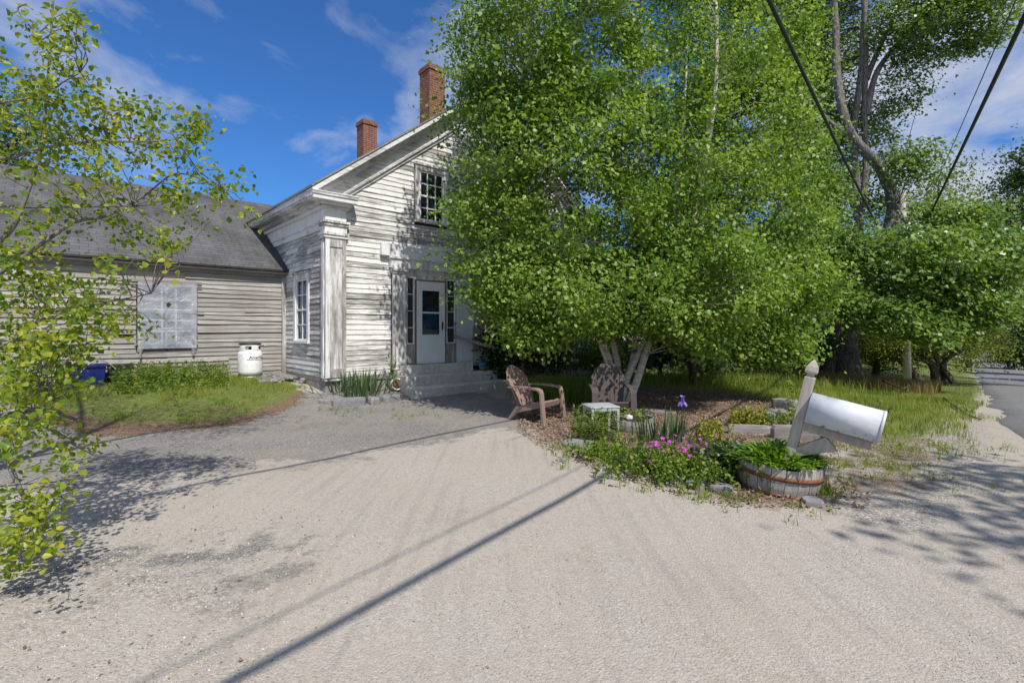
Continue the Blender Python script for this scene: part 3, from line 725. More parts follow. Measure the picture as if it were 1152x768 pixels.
# -- windows
def window(P, flip, u0, u1, z0, z1, case, rows, cols, pane, parent, curtain=False, lab=None):
    def B(mb, a0, a1, o0, o1, c0, c1, v=None):
        p = [P(a0, o0, c0), P(a1, o0, c0), P(a1, o1, c0), P(a0, o1, c0), P(a0, o0, c1), P(a1, o0, c1), P(a1, o1, c1), P(a0, o1, c1)]
        if not flip: p = [p[3], p[2], p[1], p[0], p[7], p[6], p[5], p[4]]
        mb.hexa(p, rg.random() if v is None else v)
    mb = MB()
    B(mb, u0, u0 + case, -.04, .035, z0, z1); B(mb, u1 - case, u1, -.04, .035, z0, z1)
    B(mb, u0 + case + .0005, u1 - case - .0005, -.04, .034, z1 - case, z1); B(mb, u0 - .03, u1 + .03, -.02, .06, z1 + .0005, z1 + .05)
    wn = mb.build('window', M['trim'], parent)
    if lab: wn['label'] = lab
    mb = MB(); B(mb, u0 - .03, u1 + .03, -.02, .075, z0 - .06, z0 - .001); mb.build('window_sill', M['trim_h'], wn)
    a0, a1, c0, c1 = u0 + case + .001, u1 - case - .001, z0 + .001, z1 - case - .001
    mb = MB(); s = .045; B_ = B; B = lambda *q: B_(*q, .95)
    B(mb, a0, a0 + s, -.035, .004, c0, c1); B(mb, a1 - s, a1, -.035, .004, c0, c1)
    mid = (c0 + c1) / 2
    for zz in (c0, mid - s / 2, c1 - s): B(mb, a0 + s + .0005, a1 - s - .0005, -.034, .003, zz, zz + s)
    for h0, h1 in ((c0 + s, mid - s / 2), (mid + s / 2, c1 - s)):
        for k in range(1, cols): u = lerp(a0, a1, k / cols); B(mb, u - .014, u + .014, -.028, -.002, h0 + .0005, h1 - .0005)
        for k in range(1, rows): zz = lerp(h0, h1, k / rows); B(mb, a0 + s + .0006, a1 - s - .0006, -.0275, -.0022, zz - .014, zz + .014)
    mb.build('sash', M['trim_h'], wn); B = B_
    mb = MB(); B(mb, a0 + .001, a1 - .001, -.018, -.015, c0 + .001, c1 - .001); mb.build('pane', M['clear'] if curtain else M['glass'], wn)
    if curtain:
        mb = MB(); n = 28
        bi = len(mb.v)
        for i in range(n + 1):
            u = lerp(a0 + .02, a1 - .02, i / n); o = -.075 + .018 * math.sin(i * 1.5)
            mb.v += [tuple(P(u, o, c0 + .03)), tuple(P(u, o, c1 - .02))]
        for i in range(n): mb.face((bi + 2 * i, bi + 2 * i + 1, bi + 2 * i + 3, bi + 2 * i + 2))
        mb.build('curtain', M['curtain'], wn)
    return wn
Pa = lambda u, o, z: V(u, -o - .043, z)
window(Pa, True, 2.20, 3.16, 4.31, 5.68, .12, 2, 3, 'glass', house, lab='attic window with white casing under the gable')
window(Pa, True, 5.58, 6.72, 1.25, 2.95, .12, 3, 3, 'glass', house, lab='ground floor window behind the birch')
window(lambda u, o, z: V(-o - .006, u, z), False, .96, 1.97, 1.32, 2.92, .12, 2, 2, 'glass', house, curtain=True, lab='tall curtained side window by the corner pilaster')
# -- the wing window wrapped in plastic
def BW(mb, u0, u1, o0, o1, z0, z1, v=0.): mb.box(u0, u1, 2.6 - o1, 2.6 - o0, z0, z1, v)
mb = MB()
BW(mb, -3.10, -3.0, -.02, .04, 1.1, 2.62, .3); BW(mb, -2.10, -2.0, -.02, .04, 1.05, 2.60, .7); BW(mb, -2.999, -2.101, -.02, .039, 2.5, 2.60, .5); BW(mb, -3.2, -1.9, -.0, .05, 2.621, 2.68, .2); BW(mb, -2.999, -2.101, -.02, .039, 1.24, 1.32, .4)
wn = mb.build('window', M['oldwood'], house); wn['label'] = 'wing window sheeted over with clear plastic'
mb = MB()
for k in range(1, 3): u = lerp(-3.0, -2.1, k / 3) + (.04 if k == 1 else 0.); BW(mb, u - .018, u + .018, -.012, .07, 1.321, 2.499)
for k in range(1, 5): z = lerp(1.32, 2.5, k / 5); BW(mb, -2.999, -2.101, -.011, .071, z - .018, z + .018)
mb.build('sash', M['trim_h'], wn)
mb = MB(); BW(mb, -2.999, -2.101, -.016, -.013, 1.325, 2.498); mb.build('pane', M['curtain'], wn)
nu, nz = 22, 26; pv, pf = [], []
for j in range(nz + 1):
    for i in range(nu + 1):
        u = lerp(-3.09, -2.0, i / nu); z = lerp(1.17, 2.62, j / nz)
        o = .092 + .012 * float(vnoise(u * 3, z * 3, .35, 2)) + .01 * math.sin(u * 9 + z * 13)
        pv.append((u + rg.uniform(-.006, .006), 2.6 - o, z))
for j in range(nz):
    for i in range(nu): q = j * (nu + 1) + i; pf.append((q, q + 1, q + nu + 2, q + nu + 1))
npmesh('plastic_sheet', np.array(pv), np.array(pf), M['plastic'], wn, smooth=True)
mb = MB()
for z, a, b_ in ((1.28, -3.16, -1.98), (1.62, -3.08, -2.0), (1.98, -3.1, -1.86), (2.24, -3.0, -2.02), (2.57, -3.22, -1.9)):
    BW(mb, a, b_, .066, .078, z - .016 + rg.uniform(-.01, .01), z + .016, rg.random())
BW(mb, -2.60, -2.565, .0785, .088, 1.22, 2.6, .4); BW(mb, -3.07, -3.03, .0785, .09, .98, 1.3, .2); BW(mb, -2.09, -2.05, .0785, .09, 1.0, 1.35, .2)
mb.build('batten', M['oldwood'], wn)
# -- doorway
mb = MB()
def bx(x0, x1, *a): mb.box(x0, x1, *a, rg.random())
mb.box(1.60, 4.27, -.03, -.002, .68, 3.06, .9)
bx(1.57, 1.93, -.11, -.031, .62, 2.93); bx(1.60, 1.64, -.125, -.111, .70, 2.90); bx(1.86, 1.90, -.125, -.111, .70, 2.90)
bx(3.96, 4.28, -.11, -.031, .62, 2.93)
for z0, z1, o in ((2.931, 2.98, .03), (2.981, 3.03, .055), (3.031, 3.06, .03)):
    bx(1.57 - o, 1.93 + o, -.11 - o, -.0305, z0, z1); bx(3.96 - o, 4.28 + o, -.11 - o, -.0305, z0, z1)
bx(1.50, 4.34, -.13, -.003, 3.061, 3.28); bx(1.46, 4.38, -.17, -.0035, 3.281, 3.33); bx(1.49, 4.35, -.10, -.004, 3.331, 3.47)
bx(1.931, 2.185, -.055, -.0305, .68, 1.22); bx(3.09, 3.44, -.055, -.0305, .68, 1.22); bx(2.181, 3.089, -.07, -.0306, 2.83, 2.93)
dw = mb.build('door_surround', M['trim'], house)
mb = MB()
q = [V(1.26, -.235, 3.32), V(3.3, -.235, 3.27), V(3.3, -.003, 3.27), V(1.26, -.003, 3.32), V(1.26, -.21, 3.62), V(3.3, -.21, 3.53), V(3.3, -.003, 3.53), V(1.26, -.003, 3.62)]
q = [V(p.x, p.y + (.10 if p.y < -.1 else 0), p.z + .02) for p in q]
mb.hexa(q, .7); mb.build('header_board', M['trim_h'], house)
mb = MB(); mb.box(3.45, 3.955, -.085, -.031, .70, 2.86); mb.box(3.50, 3.90, -.10, -.0855, 1.20, 1.27); mb.box(3.50, 3.90, -.10, -.0855, 2.72, 2.79)
mb.build('shutter', M['bluewhite'], house)
# sidelights
for (a, b_) in ((1.94, 2.17), (3.11, 3.40)):
    mb = MB(); mb.box(a, a + .035, -.075, -.031, 1.225, 2.88, .9); mb.box(b_ - .035, b_, -.075, -.031, 1.225, 2.88, .9)
    for k in range(5): z = lerp(1.225, 2.86, k / 4); mb.box(a + .0355, b_ - .0355, -.07, -.0315, z - (.0 if k == 0 else .012), z + .012 + (.02 if k in (0, 4) else 0), .9)
    s_ = mb.build('sidelight', M['trim'], house)
    mb = MB(); mb.box(a + .02, b_ - .02, -.05, -.034, 1.23, 2.87); mb.build('pane', M['sideglass'], s_)
# storm door
mb = MB(); mb.box(2.19, 2.222, -.082, -.031, .735, 2.83, .4); mb.box(3.055, 3.085, -.082, -.031, .735, 2.83, .4); mb.box(2.2225, 3.0545, -.082, -.031, 2.79, 2.829, .4)
mb.build('door_frame', M['browntrim'], house)
mb = MB(); d0, d1, y0, y1 = 2.225, 3.05, -.095, -.06
mb.box(d0, d0 + .15, y0, y1, .74, 2.785, .9); mb.box(d1 - .16, d1, y0, y1, .74, 2.785, .9)
mb.box(d0 + .1505, d1 - .1605, y0, y1, .74, 1.46, .9); mb.box(d0 + .1505, d1 - .1605, y0, y1, 2.56, 2.785, .9); mb.box(d0 + .1505, d1 - .1605, y0 - .006, y1, 1.99, 2.03, .9)
mb.box(d0 + .17, d1 - .18, y0 - .008, y0 - .001, .80, .82, .9); mb.box(d0 + .15, d1 - .16, y0 - .006, y0 - .001, 1.435, 1.458, .9)
door = mb.build('door', M['door'], house); door['label'] = 'white storm door with tall two-part glass'
mb = MB(); mb.box(d0 + .152, d1 - .162, -.082, -.078, 1.461, 2.559); mb.build('pane', M['clear'], door)
mb = MB(); mb.box(d0 + .152, d1 - .162, -.0575, -.05, 1.461, 2.559); mb.build('backing', M['darkwood'], door)
mb = MB(); n = 16; bi = 0
for i in range(n + 1):
    u = lerp(2.42, 2.84, i / n); top = 2.06 + .10 * math.sin(math.pi * i / n); o = -.068 - .004 * math.sin(i * 1.9)
    mb.v += [(u, o, 1.58), (u, o, top)]
for i in range(n): mb.face((2 * i, 2 * i + 2, 2 * i + 3, 2 * i + 1))
mb.build('door_curtain', M['cloth_blue'], door)
mb = MB(); mb.box(2.42, 2.84, -.0745, -.060, 1.463, 1.578, .3); mb.build('parcel_shelf', M['postwood'], door)
mb = MB(); mb.tube([(2.965, -.10, 1.60), (2.965, -.13, 1.62), (2.965, -.13, 1.74), (2.965, -.10, 1.76)], .009, 8); mb.box(2.95, 2.98, -.104, -.0955, 1.57, 1.79)
mb.build('door_handle', M['blackmetal'], door)

# ------------------------------------------------------------------ steps, rail and small things at the door
st = thing('doorstep', 'worn concrete steps below the white storm door', 'steps', (CX, CY, 0), ROT)
def step(x0, x1, y0, y1, z0, z1, seed):
    r2 = random.Random(seed); mb = MB(); n = 10; b = 0
    for i in range(n + 1):
        x = lerp(x0, x1, i / n); j = r2.uniform(-.012, .012); k = r2.uniform(-.008, .008)
        mb.v += [(x, y0 + j, z0), (x, y0 + j, z1 - .025 + k), (x, y0 + j + .025, z1 + k), (x, y1, z1), (x, y1, z0)]
    for i in range(n):
        for j in range(5):
            a, c = i * 5 + j, i * 5 + (j + 1) % 5
            mb.face((a, a + 5, c + 5, c))
    mb.face((0, 1, 2, 3, 4)); mb.face([n * 5 + j for j in range(4, -1, -1)])
    return mb.build('step', M['concrete'], st)
step(1.72, 3.75, -.36, -.135, .1, .725, 1); step(1.55, 4.3, -.70, -.362, .0, .505, 2); step(1.50, 4.42, -1.12, -.702, -.2, .275, 3)
mb = MB(); mb.box(1.56, 1.715, -.35, -.135, .0, .60); mb.build('step_cheek', M['concrete'], st)

hr = thing('handrail', 'weathered board handrail sloping from the door jamb down past the steps', 'handrail', hw(3.0, -.12, 0), ROT)
mb = MB()
p = [V(.28, -.06, 1.42), V(1.12, -.52, 1.12), V(1.95, -.98, .86)]
for a, b_, e in ((p[0], p[1], 0), (p[1] + V(-.08, .06, .05), p[2], .03)):
    mb.tube([a, b_], [.055, .05], 4, sm=False)
rail = mb.build('rail', M['oldwood'], hr)
mb = MB(); mb.tube([V(1.85, -.98, .86), V(1.86, -1.0, .1)], .04, 4, sm=False); mb.build('post', M['oldwood'], hr)

pt = thing('flowerpot', 'small glazed blue pot with terracotta foot on the top step', 'pot', hw(3.96, -.50, .505))
mb = MB(); mb.lathe([(.055, 0), (.075, .02), (.085, .09)], 16); mb.build('pot_foot', M['terracotta'], pt)
mb = MB(); mb.lathe([(.086, .091), (.105, .11), (.11, .19), (.118, .20), (.118, .215), (.10, .215), (.09, .15), (0, .14)], 18); mb.build('pot_bowl', M['bluepot'], pt)
pt = thing('clay_pot', 'tiny pale clay pot beside the blue pot on the step', 'pot', hw(4.14, -.46, .505))
mb = MB(); mb.lathe([(.04, 0), (.055, .12), (.062, .12), (.062, .15), (.05, .15), (0, .12)], 14); mb.build('pot_body', M['postwood'], pt)
# a ceramic planter on its side by the steps
o_ = ground(447, 441)
pt = thing('tipped_planter', 'round cream planter tipped on its side beside the steps', 'planter', (o_.x - .05, o_.y + .15, o_.z + .16), rot=(R(80), 0, R(25)))
mb = MB(); mb.lathe([(.05, -.14), (.11, -.13), (.155, -.05), (.15, .03), (.125, .08), (.14, .10), (.12, .10), (.11, .06), (.0, -.04)], 20)
mb.build('bowl', M['whitemetal'], pt)
mb = MB(); mb.lathe([(.108, .055), (.05, .075), (0, .08)], 16); mb.build('soil', M['rust'], pt)

# ------------------------------------------------------------------ propane cylinder
gp = ground(274, 427); gp = hw(-1.0, 2.05); gp.z = ztf(gp.x, gp.y)
tk = thing('propane_cylinder', 'white propane cylinder with collar standing against the grey wing wall', 'gas cylinder', gp, ROT + R(12))
mb = MB(); mb.lathe([(.20, 0), (.205, .05), (.0, .051)], 28); mb.build('foot_ring', M['tankpaint'], tk)
mb = MB(); mb.lathe([(.0, .05), (.20, .055), (.255, .11), (.262, .16), (.262, .55), (.255, .59), (.225, .635), (.16, .66), (.0, .67)], 32)
bd = mb.build('tank', M['tankpaint'], tk)
mb = MB(); n = 40; b = 0
for zz, rr in ((.62, .225), (.665, .225), (.735, .225), (.79, .225)):
    for j in range(n): a = 2 * math.pi * j / n; mb.v.append((rr * math.cos(a), rr * math.sin(a), zz))
for i in range(3):
    for j in range(n):
        d = math.degrees(2 * math.pi * (j + .5) / n)
        if i == 1 and (212 < d < 252 or 300 < d < 335 or 60 < d < 120): continue
        mb.face((i * n + j, i * n + (j + 1) % n, (i + 1) * n + (j + 1) % n, (i + 1) * n + j), 0, 0, None, True)
col = mb.build('collar', M['tankpaint'], tk); mo = col.modifiers.new('s', 'SOLIDIFY'); mo.thickness = .006
mb = MB(); mb.lathe([(.228, .785), (.240, .79), (.240, .815), (.228, .82), (.214, .815), (.214, .79), (.228, .785)], 36); mb.build('collar_rim', M['blackmetal'], tk)
mb = MB(); mb.lathe([(.03, .66), (.03, .72), (.045, .72), (.045, .76), (0, .76)], 12); mb.build('valve', M['steelgrey'], tk)
# printed lettering, wrapped on the tank
def lettering(txt, size, R_, z, a0, mat, nm, par, sx=1.):
    cu = bpy.data.curves.new('t', 'FONT'); cu.body = txt; cu.size = size; cu.align_x = 'CENTER'; cu.resolution_u = 2; cu.offset = size * .02
    t = bpy.data.objects.new('t', cu); COL.objects.link(t); bpy.context.view_layer.update()
    me = bpy.data.meshes.new_from_object(t.evaluated_get(bpy.context.evaluated_depsgraph_get()))
    bpy.data.objects.remove(t)
    for v in me.vertices:
        a = a0 + v.co.x * sx / R_; zz = z + v.co.y; v.co = (R_ * math.cos(a), R_ * math.sin(a), zz)
    me.materials.append(mat); o = bpy.data.objects.new(nm, me); COL.objects.link(o); o.parent = par; return o
M['ink'] = simple('navy_ink', (.03, .05, .16), .6, amt=.4); M['inkred'] = simple('red_ink', (.45, .10, .10), .6)
M['inkgrey'] = simple('grey_ink', (.42, .44, .46), .6)
lettering('AmeriGas', .092, .2635, .455, R(-78), M['ink'], 'lettering', bd, 1.05)
mb = MB()
for k in range(12):
    a0, a1 = R(-78) + lerp(-.95, .95, k / 12), R(-78) + lerp(-.95, .95, (k + 1) / 12); r_ = .2637
    b = len(mb.v); mb.v += [(r_ * math.cos(a0), r_ * math.sin(a0), .424), (r_ * math.cos(a1), r_ * math.sin(a1), .424), (r_ * math.cos(a1), r_ * math.sin(a1), .438), (r_ * math.cos(a0), r_ * math.sin(a0), .438)]
    mb.face((b, b + 1, b + 2, b + 3))
mb.build('underline', M['inkred'], bd)

# ------------------------------------------------------------------ blue bin, slates, rubble
gb = hw(-3.95, 2.2); gb.z = ztf(gb.x, gb.y)
bn = thing('recycling_bin', 'dark blue plastic bin half hidden in weeds at the wing wall', 'bin', gb, ROT + R(-4))
mb = MB()
def tub(mb, x, y, z0, z1, fl, t=.02, open_=True):
    b = len(mb.v)
    for (zz, s, ins) in ((z0, 0, 0), (z1, fl, 0), (z1, fl, t), (z0 + t, 0, t)):
        for (sx, sy) in ((-1, -1), (1, -1), (1, 1), (-1, 1)): mb.v.append((sx * (x + s - ins), sy * (y + s - ins), zz))
    mb.face((b + 3, b + 2, b + 1, b))
    for r in range(3):
        for k in range(4): mb.face((b + r * 4 + k, b + r * 4 + (k + 1) % 4, b + r * 4 + 4 + (k + 1) % 4, b + r * 4 + 4 + k))
    mb.face((b + 12, b + 13, b + 14, b + 15))
tub(mb, .27, .18, .02, .44, .04); mb.build('tub', M['bluebin'], bn)
mb = MB()
for s_ in (-1, 1): mb.box(-.33, .33, s_ * .235 - .012, s_ * .235 + .012, .40, .445); mb.box(s_ * .32 - .012, s_ * .32 + .012, -.22, .22, .401, .446)
mb.build('rim', M['bluebin'], bn)
gb = hw(-3.40, 2.35); gb.z = ztf(gb.x, gb.y)
bk = thing('black_crate', 'black crate tucked beside the blue bin at the wall', 'crate', gb, ROT + R(3))
mb = MB(); tub(mb, .19, .14, .0, .42, .02); mb.build('tub', M['blackmetal'], bk)
mb = MB()
for zz in (.1, .22, .34): mb.box(-.21, .21, -.166, -.158, zz, zz + .03)
mb.build('band', M['blackmetal'], bk)
hs = hw(-3.9, 2.0)
mb = MB(); pts = []
for k in range(26):
    t = k / 25; p = hw(lerp(-4.2, -2.75, t), lerp(1.9, 2.45, t)); p.z = ztf(p.x, p.y) + .03 + .55 * math.sin(min(t * 1.6, 1) * math.pi) * (1 - t * .3) + (.75 * max(0, t - .72) * 2.2); pts.append(p)
mb.tube(pts, .011, 6); tag(mb.build('hose', M['postwood']), 'pale thin hose looping over the blue bin at the wall', 'hose')

def slabstone(nm, px0, py0, px1, py1, wd, hgt, mat, lab, cat, grp=None, seed=0, zoff=0):
    a, b_ = ground(px0, py0), ground(px1, py1); c = (a + b_) / 2; d = b_ - a; L = d.length
    mb = MB(); r2 = random.Random(seed); n = 10
    prof = []
    for i in range(n):
        t = 2 * math.pi * i / n; k = r2.uniform(.86, 1.08)
        x = math.copysign(abs(math.cos(t)) ** .55, math.cos(t)) * L / 2 * k; y = math.copysign(abs(math.sin(t)) ** .55, math.sin(t)) * wd / 2 * k; prof.append((x, y))
    for (zz, s) in ((-.08, 1), (hgt * .75, 1), (hgt, .93)):
        for (x, y) in prof: mb.v.append((x * s, y * s, zz + r2.uniform(-.004, .004)))
    for r_ in range(2):
        for k in range(n): mb.face((r_ * n + k, r_ * n + (k + 1) % n, r_ * n + n + (k + 1) % n, r_ * n + n + k))
    mb.face([2 * n + k for k in range(n)])
    o = mb.build(nm, mat); o.location = (c.x, c.y, c.z + zoff); o.rotation_euler = (r2.uniform(-.04, .04), r2.uniform(-.04, .04), math.atan2(d.y, d.x))
    return tag(o, lab, cat, grp)
slabstone('slate_slab', 372, 457, 414, 455, .20, .15, M['slate'], 'long grey slate edging under the iris leaves', 'stone', 'slate edging by the house', 1)
slabstone('slate_slab', 414, 455, 426, 453, .3, .13, M['stone'], 'short squarish slate between the long edging slabs', 'stone', 'slate edging by the house', 2)
slabstone('slate_slab', 426, 452, 450, 450, .3, .12, M['slate'], 'slate edging slab nearest the concrete steps', 'stone', 'slate edging by the house', 3)
slabstone('flat_stone', 359, 452, 378, 453, .35, .07, M['stone'], 'flat stone at the grass end of the slate edging', 'stone', None, 4)
slabstone('flat_stone', 632, 500, 668, 503, .34, .05, M['slate'], 'flat grey slab in the gravel before the garden table', 'stone', None, 5)
for i, (a, b_, c, d, w_) in enumerate(((690, 517, 712, 523, .13), (716, 524, 740, 532, .14), (742, 534, 768, 544, .15), (770, 545, 795, 551, .14), (798, 551, 826, 556, .14))):
    slabstone('edging_stone', a, b_, c, d, w_, .06, M['slate'], ['edging stone nearest the flat grey slab', 'second edging stone from the flat slab', 'middle edging stone under the pink flowers', 'fourth edging stone from the flat slab', 'edging stone nearest the half barrel'][i], 'stone', 'edging stones along the flower bed', 10 + i)
slabstone('flat_stone', 903, 566, 926, 568, .18, .05, M['slate'], 'small dark slab at the foot of the half barrel', 'stone', None, 33)
slabstone('flat_stone', 720, 462, 760, 466, .3, .04, M['stone'], 'flat stone in the leaf mould behind the purple iris', 'stone', None, 34)
slabstone('timber_block', 868, 492, 940, 497, .16, .20, M['oldwood'], 'long grey timber border just behind the mailbox post', 'timber', 'timbers round the far bed', 21)
slabstone('timber_block', 816, 487, 868, 489, .15, .13, M['oldwood'], 'low timber border left of the mailbox post', 'timber', 'timbers round the far bed', 22)
slabstone('border_stone', 846, 474, 882, 468, .25, .12, M['stone'], 'pale stone border behind the yellow plant', 'stone', 'stones round the far bed', 23)
slabstone('border_stone', 868, 458, 896, 462, .3, .2, M['stone'], 'upright grey stone near the sapling', 'stone', 'stones round the far bed', 24)
slabstone('border_stone', 932, 499, 944, 498, .18, .17, M['stone'], 'dark lump of stone right of the mailbox post', 'stone', 'stones round the far bed', 25)
# stone rubble in the angle of the two walls
mb = MB(); r2 = random.Random(5)
for k in range(150):
    lx, ly = r2.uniform(-1.0, -.08), r2.uniform(1.1, 2.5)
    if lx < -.3 and r2.random() < .3 * (abs(lx)): continue
    p = hw(lx, ly); s = r2.uniform(.03, .085); mb.rock((p.x, p.y, ztf(p.x, p.y) + r2.uniform(.0, .12) * (1 - abs(lx) * .8)), s * 1.3, s, s * .6, k, 7, 4, r2.random(), r2.uniform(0, 3))
tag(mb.build('rubble', M['stone']), 'heap of grey stone rubble in the corner of the house walls', None, None, 'stuff')
# ------------------------------------------------------------------ garden furniture
def chair(name, label, mat, loc, rz, rot=None, back_tilt=24):
    c = thing(name, label, 'garden chair', loc, rz, 'garden chairs')
    if rot: c.rotation_euler = rot
    t = R(back_tilt)
    # seat slats slope down to the rear; front is +y
    mb = MB()
    for k in range(6):
        y0 = .30 - k * .092; z0 = .36 - k * .021
        Mx = Matrix.Translation((0, y0, z0)) @ Matrix.Rotation(R(13), 4, 'X')
        mb.bbox(-.255, .255, -.082, 0, -.022, 0, .006, M=Mx)
    Mx = Matrix.Translation((0, .302, .35)) @ Matrix.Rotation(R(-18), 4, 'X'); mb.bbox(-.255, .255, -.005, .02, -.10, .004, .006, M=Mx)
    mb.build('seat', mat, c)
    # fan back: vertical slats with a rounded head
    mb = MB(); Bk = Matrix.Translation((0, -.235, .20)) @ Matrix.Rotation(t, 4, 'X')
    n = 7
    for k in range(n):
        f = (k - (n - 1) / 2) / ((n - 1) / 2)
        top = .80 - .20 * abs(f) ** 2.2; wb, wt = .0335, .0436
        xb, xt = f * .205, f * .262
        b = len(mb.v); S = 8
        for i in range(S + 1):
            u = i / S; zz = u * top; w_ = lerp(wb, wt, u); xc = lerp(xb, xt, u); cv = .035 * (f * f) + .012 * math.sin(u * math.pi)
            for (dx, dy) in ((-w_, -.011), (w_, -.011), (w_, .011), (-w_, .011)): mb.v.append(tuple(Bk @ V(xc + dx * (1 if u < .95 or k not in (0, n - 1) else .8), dy + cv, zz - (u * .6 * (abs((xc + dx) / .262) ** 2.2 - abs(f) ** 2.2) * .30 if u > .6 else 0))))
        for i in range(S):
            for j in range(4): mb.face((b + i * 4 + j, b + i * 4 + (j + 1) % 4, b + i * 4 + 4 + (j + 1) % 4, b + i * 4 + 4 + j))
        mb.face((b + 3, b + 2, b + 1, b)); mb.face([b + S * 4 + j for j in range(4)])
    for zz in (.10, .46): mb.box(-.24, .24, -.04, -.0125, zz, zz + .05, M=Bk)
    mb.build('backrest', mat, c)
    for s in (-1, 1):
        # arm sweeps forward and turns down into the front leg
        mb = MB(); prof = [(-.36, .57, .045), (-.2, .585, .055), (.05, .585, .06), (.24, .575, .06), (.305, .55, .055), (.325, .50, .05)]
        b = len(mb.v); th = .014
        for i, (y, z, w_) in enumerate(prof):
            y2, z2 = prof[min(i + 1, 5)][:2]; y1, z1 = prof[max(i - 1, 0)][:2]; d = V(0, y2 - y1, z2 - z1).normalized(); nn = V(0, -d.z, d.y)
            for (dx, dn) in ((-w_, -th), (w_, -th), (w_, th), (-w_, th)):
                p = V(s * .315 + dx, y, z) + nn * dn; mb.v.append(tuple(p))
        for i in range(5):
            for j in range(4): mb.face((b + i * 4 + j, b + i * 4 + (j + 1) % 4, b + i * 4 + 4 + (j + 1) % 4, b + i * 4 + 4 + j))
        mb.face((b + 3, b + 2, b + 1, b)); mb.face([b + 20 + j for j in range(4)])
        mb.build('armrest', mat, c)
        mb = MB()   # front leg
        mb.hexa([V(s * .325 - .045, .355, 0), V(s * .325 + .045, .355, 0), V(s * .325 + .045, .40, 0), V(s * .325 - .045, .40, 0), V(s * .315 - .05, .31, .515), V(s * .315 + .05, .31, .515), V(s * .315 + .05, .34, .515), V(s * .315 - .05, .34, .515)])
        mb.box(s * .285 - .02, s * .285 + .02, .24, .33, .30, .36); mb.build('leg', mat, c)
        mb = MB()   # side rail running down into the rear leg
        mb.hexa([V(s * .255 - .015, .31, .27), V(s * .255 + .015, .31, .27), V(s * .255 + .015, .31, .345), V(s * .255 - .015, .31, .345), V(s * .255 - .015, -.22, .13), V(s * .255 + .015, -.22, .13), V(s * .255 + .015, -.22, .235), V(s * .255 - .015, -.22, .235)])
        mb.hexa([V(s * .255 - .016, -.36, 0), V(s * .255 + .016, -.36, 0), V(s * .255 + .016, -.43, 0), V(s * .255 - .016, -.43, 0), V(s * .255 - .016, -.14, .19), V(s * .255 + .016, -.14, .19), V(s * .255 + .016, -.24, .24), V(s * .255 - .016, -.24, .24)])
        mb.build('leg', mat, c)
    return c
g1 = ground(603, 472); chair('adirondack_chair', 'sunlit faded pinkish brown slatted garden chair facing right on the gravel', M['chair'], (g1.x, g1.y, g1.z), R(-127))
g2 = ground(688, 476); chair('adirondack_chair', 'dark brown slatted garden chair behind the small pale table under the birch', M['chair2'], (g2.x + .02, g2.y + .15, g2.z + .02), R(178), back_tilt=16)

g3 = ground(676, 489)
tb = thing('side_table', 'small pale square resin table with straight legs among tall weeds', 'table', (g3.x, g3.y, g3.z), R(12))
mb = MB(); mb.bbox(-.23, .23, -.20, .20, .425, .45, .01)
for k in range(5): mb.box(-.2, .2, -.185 + k * .078, -.185 + k * .078 + .062, .4505, .456)
top = mb.build('table_top', M['table'], tb)
mb = MB()
for s in (-1, 1): mb.box(-.18, .18, s * .185 - .007, s * .185 + .007, .385, .4245); mb.box(s * .213 - .007, s * .213 + .007, -.15, .15, .385, .4245)
mb.build('apron', M['table'], tb)
for sx in (-1, 1):
    for sy in (-1, 1):
        mb = MB(); mb.hexa([V(sx * .20 - .015, sy * .17 - .015, 0), V(sx * .20 + .015, sy * .17 - .015, 0), V(sx * .20 + .015, sy * .17 + .015, 0), V(sx * .20 - .015, sy * .17 + .015, 0), V(sx * .20 - .019, sy * .17 - .019, .424), V(sx * .20 + .019, sy * .17 - .019, .424), V(sx * .20 + .019, sy * .17 + .019, .424), V(sx * .20 - .019, sy * .17 + .019, .424)])
        mb.build('leg', M['table'], tb)

def tub_planter(name, label, loc, r0, r1, hgt, hoops, rot, seed, soilz=.06):
    r2 = random.Random(seed); c = thing(name, label, 'planter', loc, rot=rot)
    mb = MB(); n = 20
    for k in range(n):
        a0, a1 = 2 * math.pi * (k + .02 + r2.uniform(0, .02)) / n, 2 * math.pi * (k + .97) / n
        top = hgt + r2.uniform(-.035, .012); lean = r2.uniform(-.008, .008)
        S = 3; b = len(mb.v)
        for i in range(S + 1):
            f = i / S; rr = lerp(r0, r1, f) + .018 * math.sin(f * math.pi) + lean * f; zz = top * f
            for (a, q) in ((a0, rr), (a1, rr), (a1, rr - .03), (a0, rr - .03)): mb.v.append((q * math.cos(a), q * math.sin(a), zz + (r2.uniform(-.008, .008) if i == S else 0)))
        va = r2.random()
        for i in range(S):
            for j in range(4): mb.face((b + i * 4 + j, b + i * 4 + (j + 1) % 4, b + i * 4 + 4 + (j + 1) % 4, b + i * 4 + 4 + j), va)
        mb.face([b + S * 4 + j for j in range(4)], va)
    mb.build('tub', M['stave'], c)
    for (z, hh) in hoops:
        rr = lerp(r0, r1, z / hgt) + .018 * math.sin(z / hgt * math.pi); mb = MB()
        mb.lathe([(rr + .002, z), (rr + .008, z), (rr + .010, z + hh), (rr + .003, z + hh)], 36); mb.build('hoop', M['rust'], c)
    mb = MB(); mb.lathe([(r1 - .03, hgt - soilz), (.15, hgt - soilz + .03), (0, hgt - soilz + .04)], 20); mb.build('soil', M['soil'], c)
    return c
gb = ground(873, 556); BARREL = V(gb.x + .13, gb.y + .24, gb.z - .03)
tub_planter('half_barrel', 'weathered half barrel planter with a rusty hoop below the leaning mailbox', BARREL, .345, .395, .33, [(.185, .042), (.02, .04)], (R(3), R(4), .3), 4)
gs = ground(718, 487)
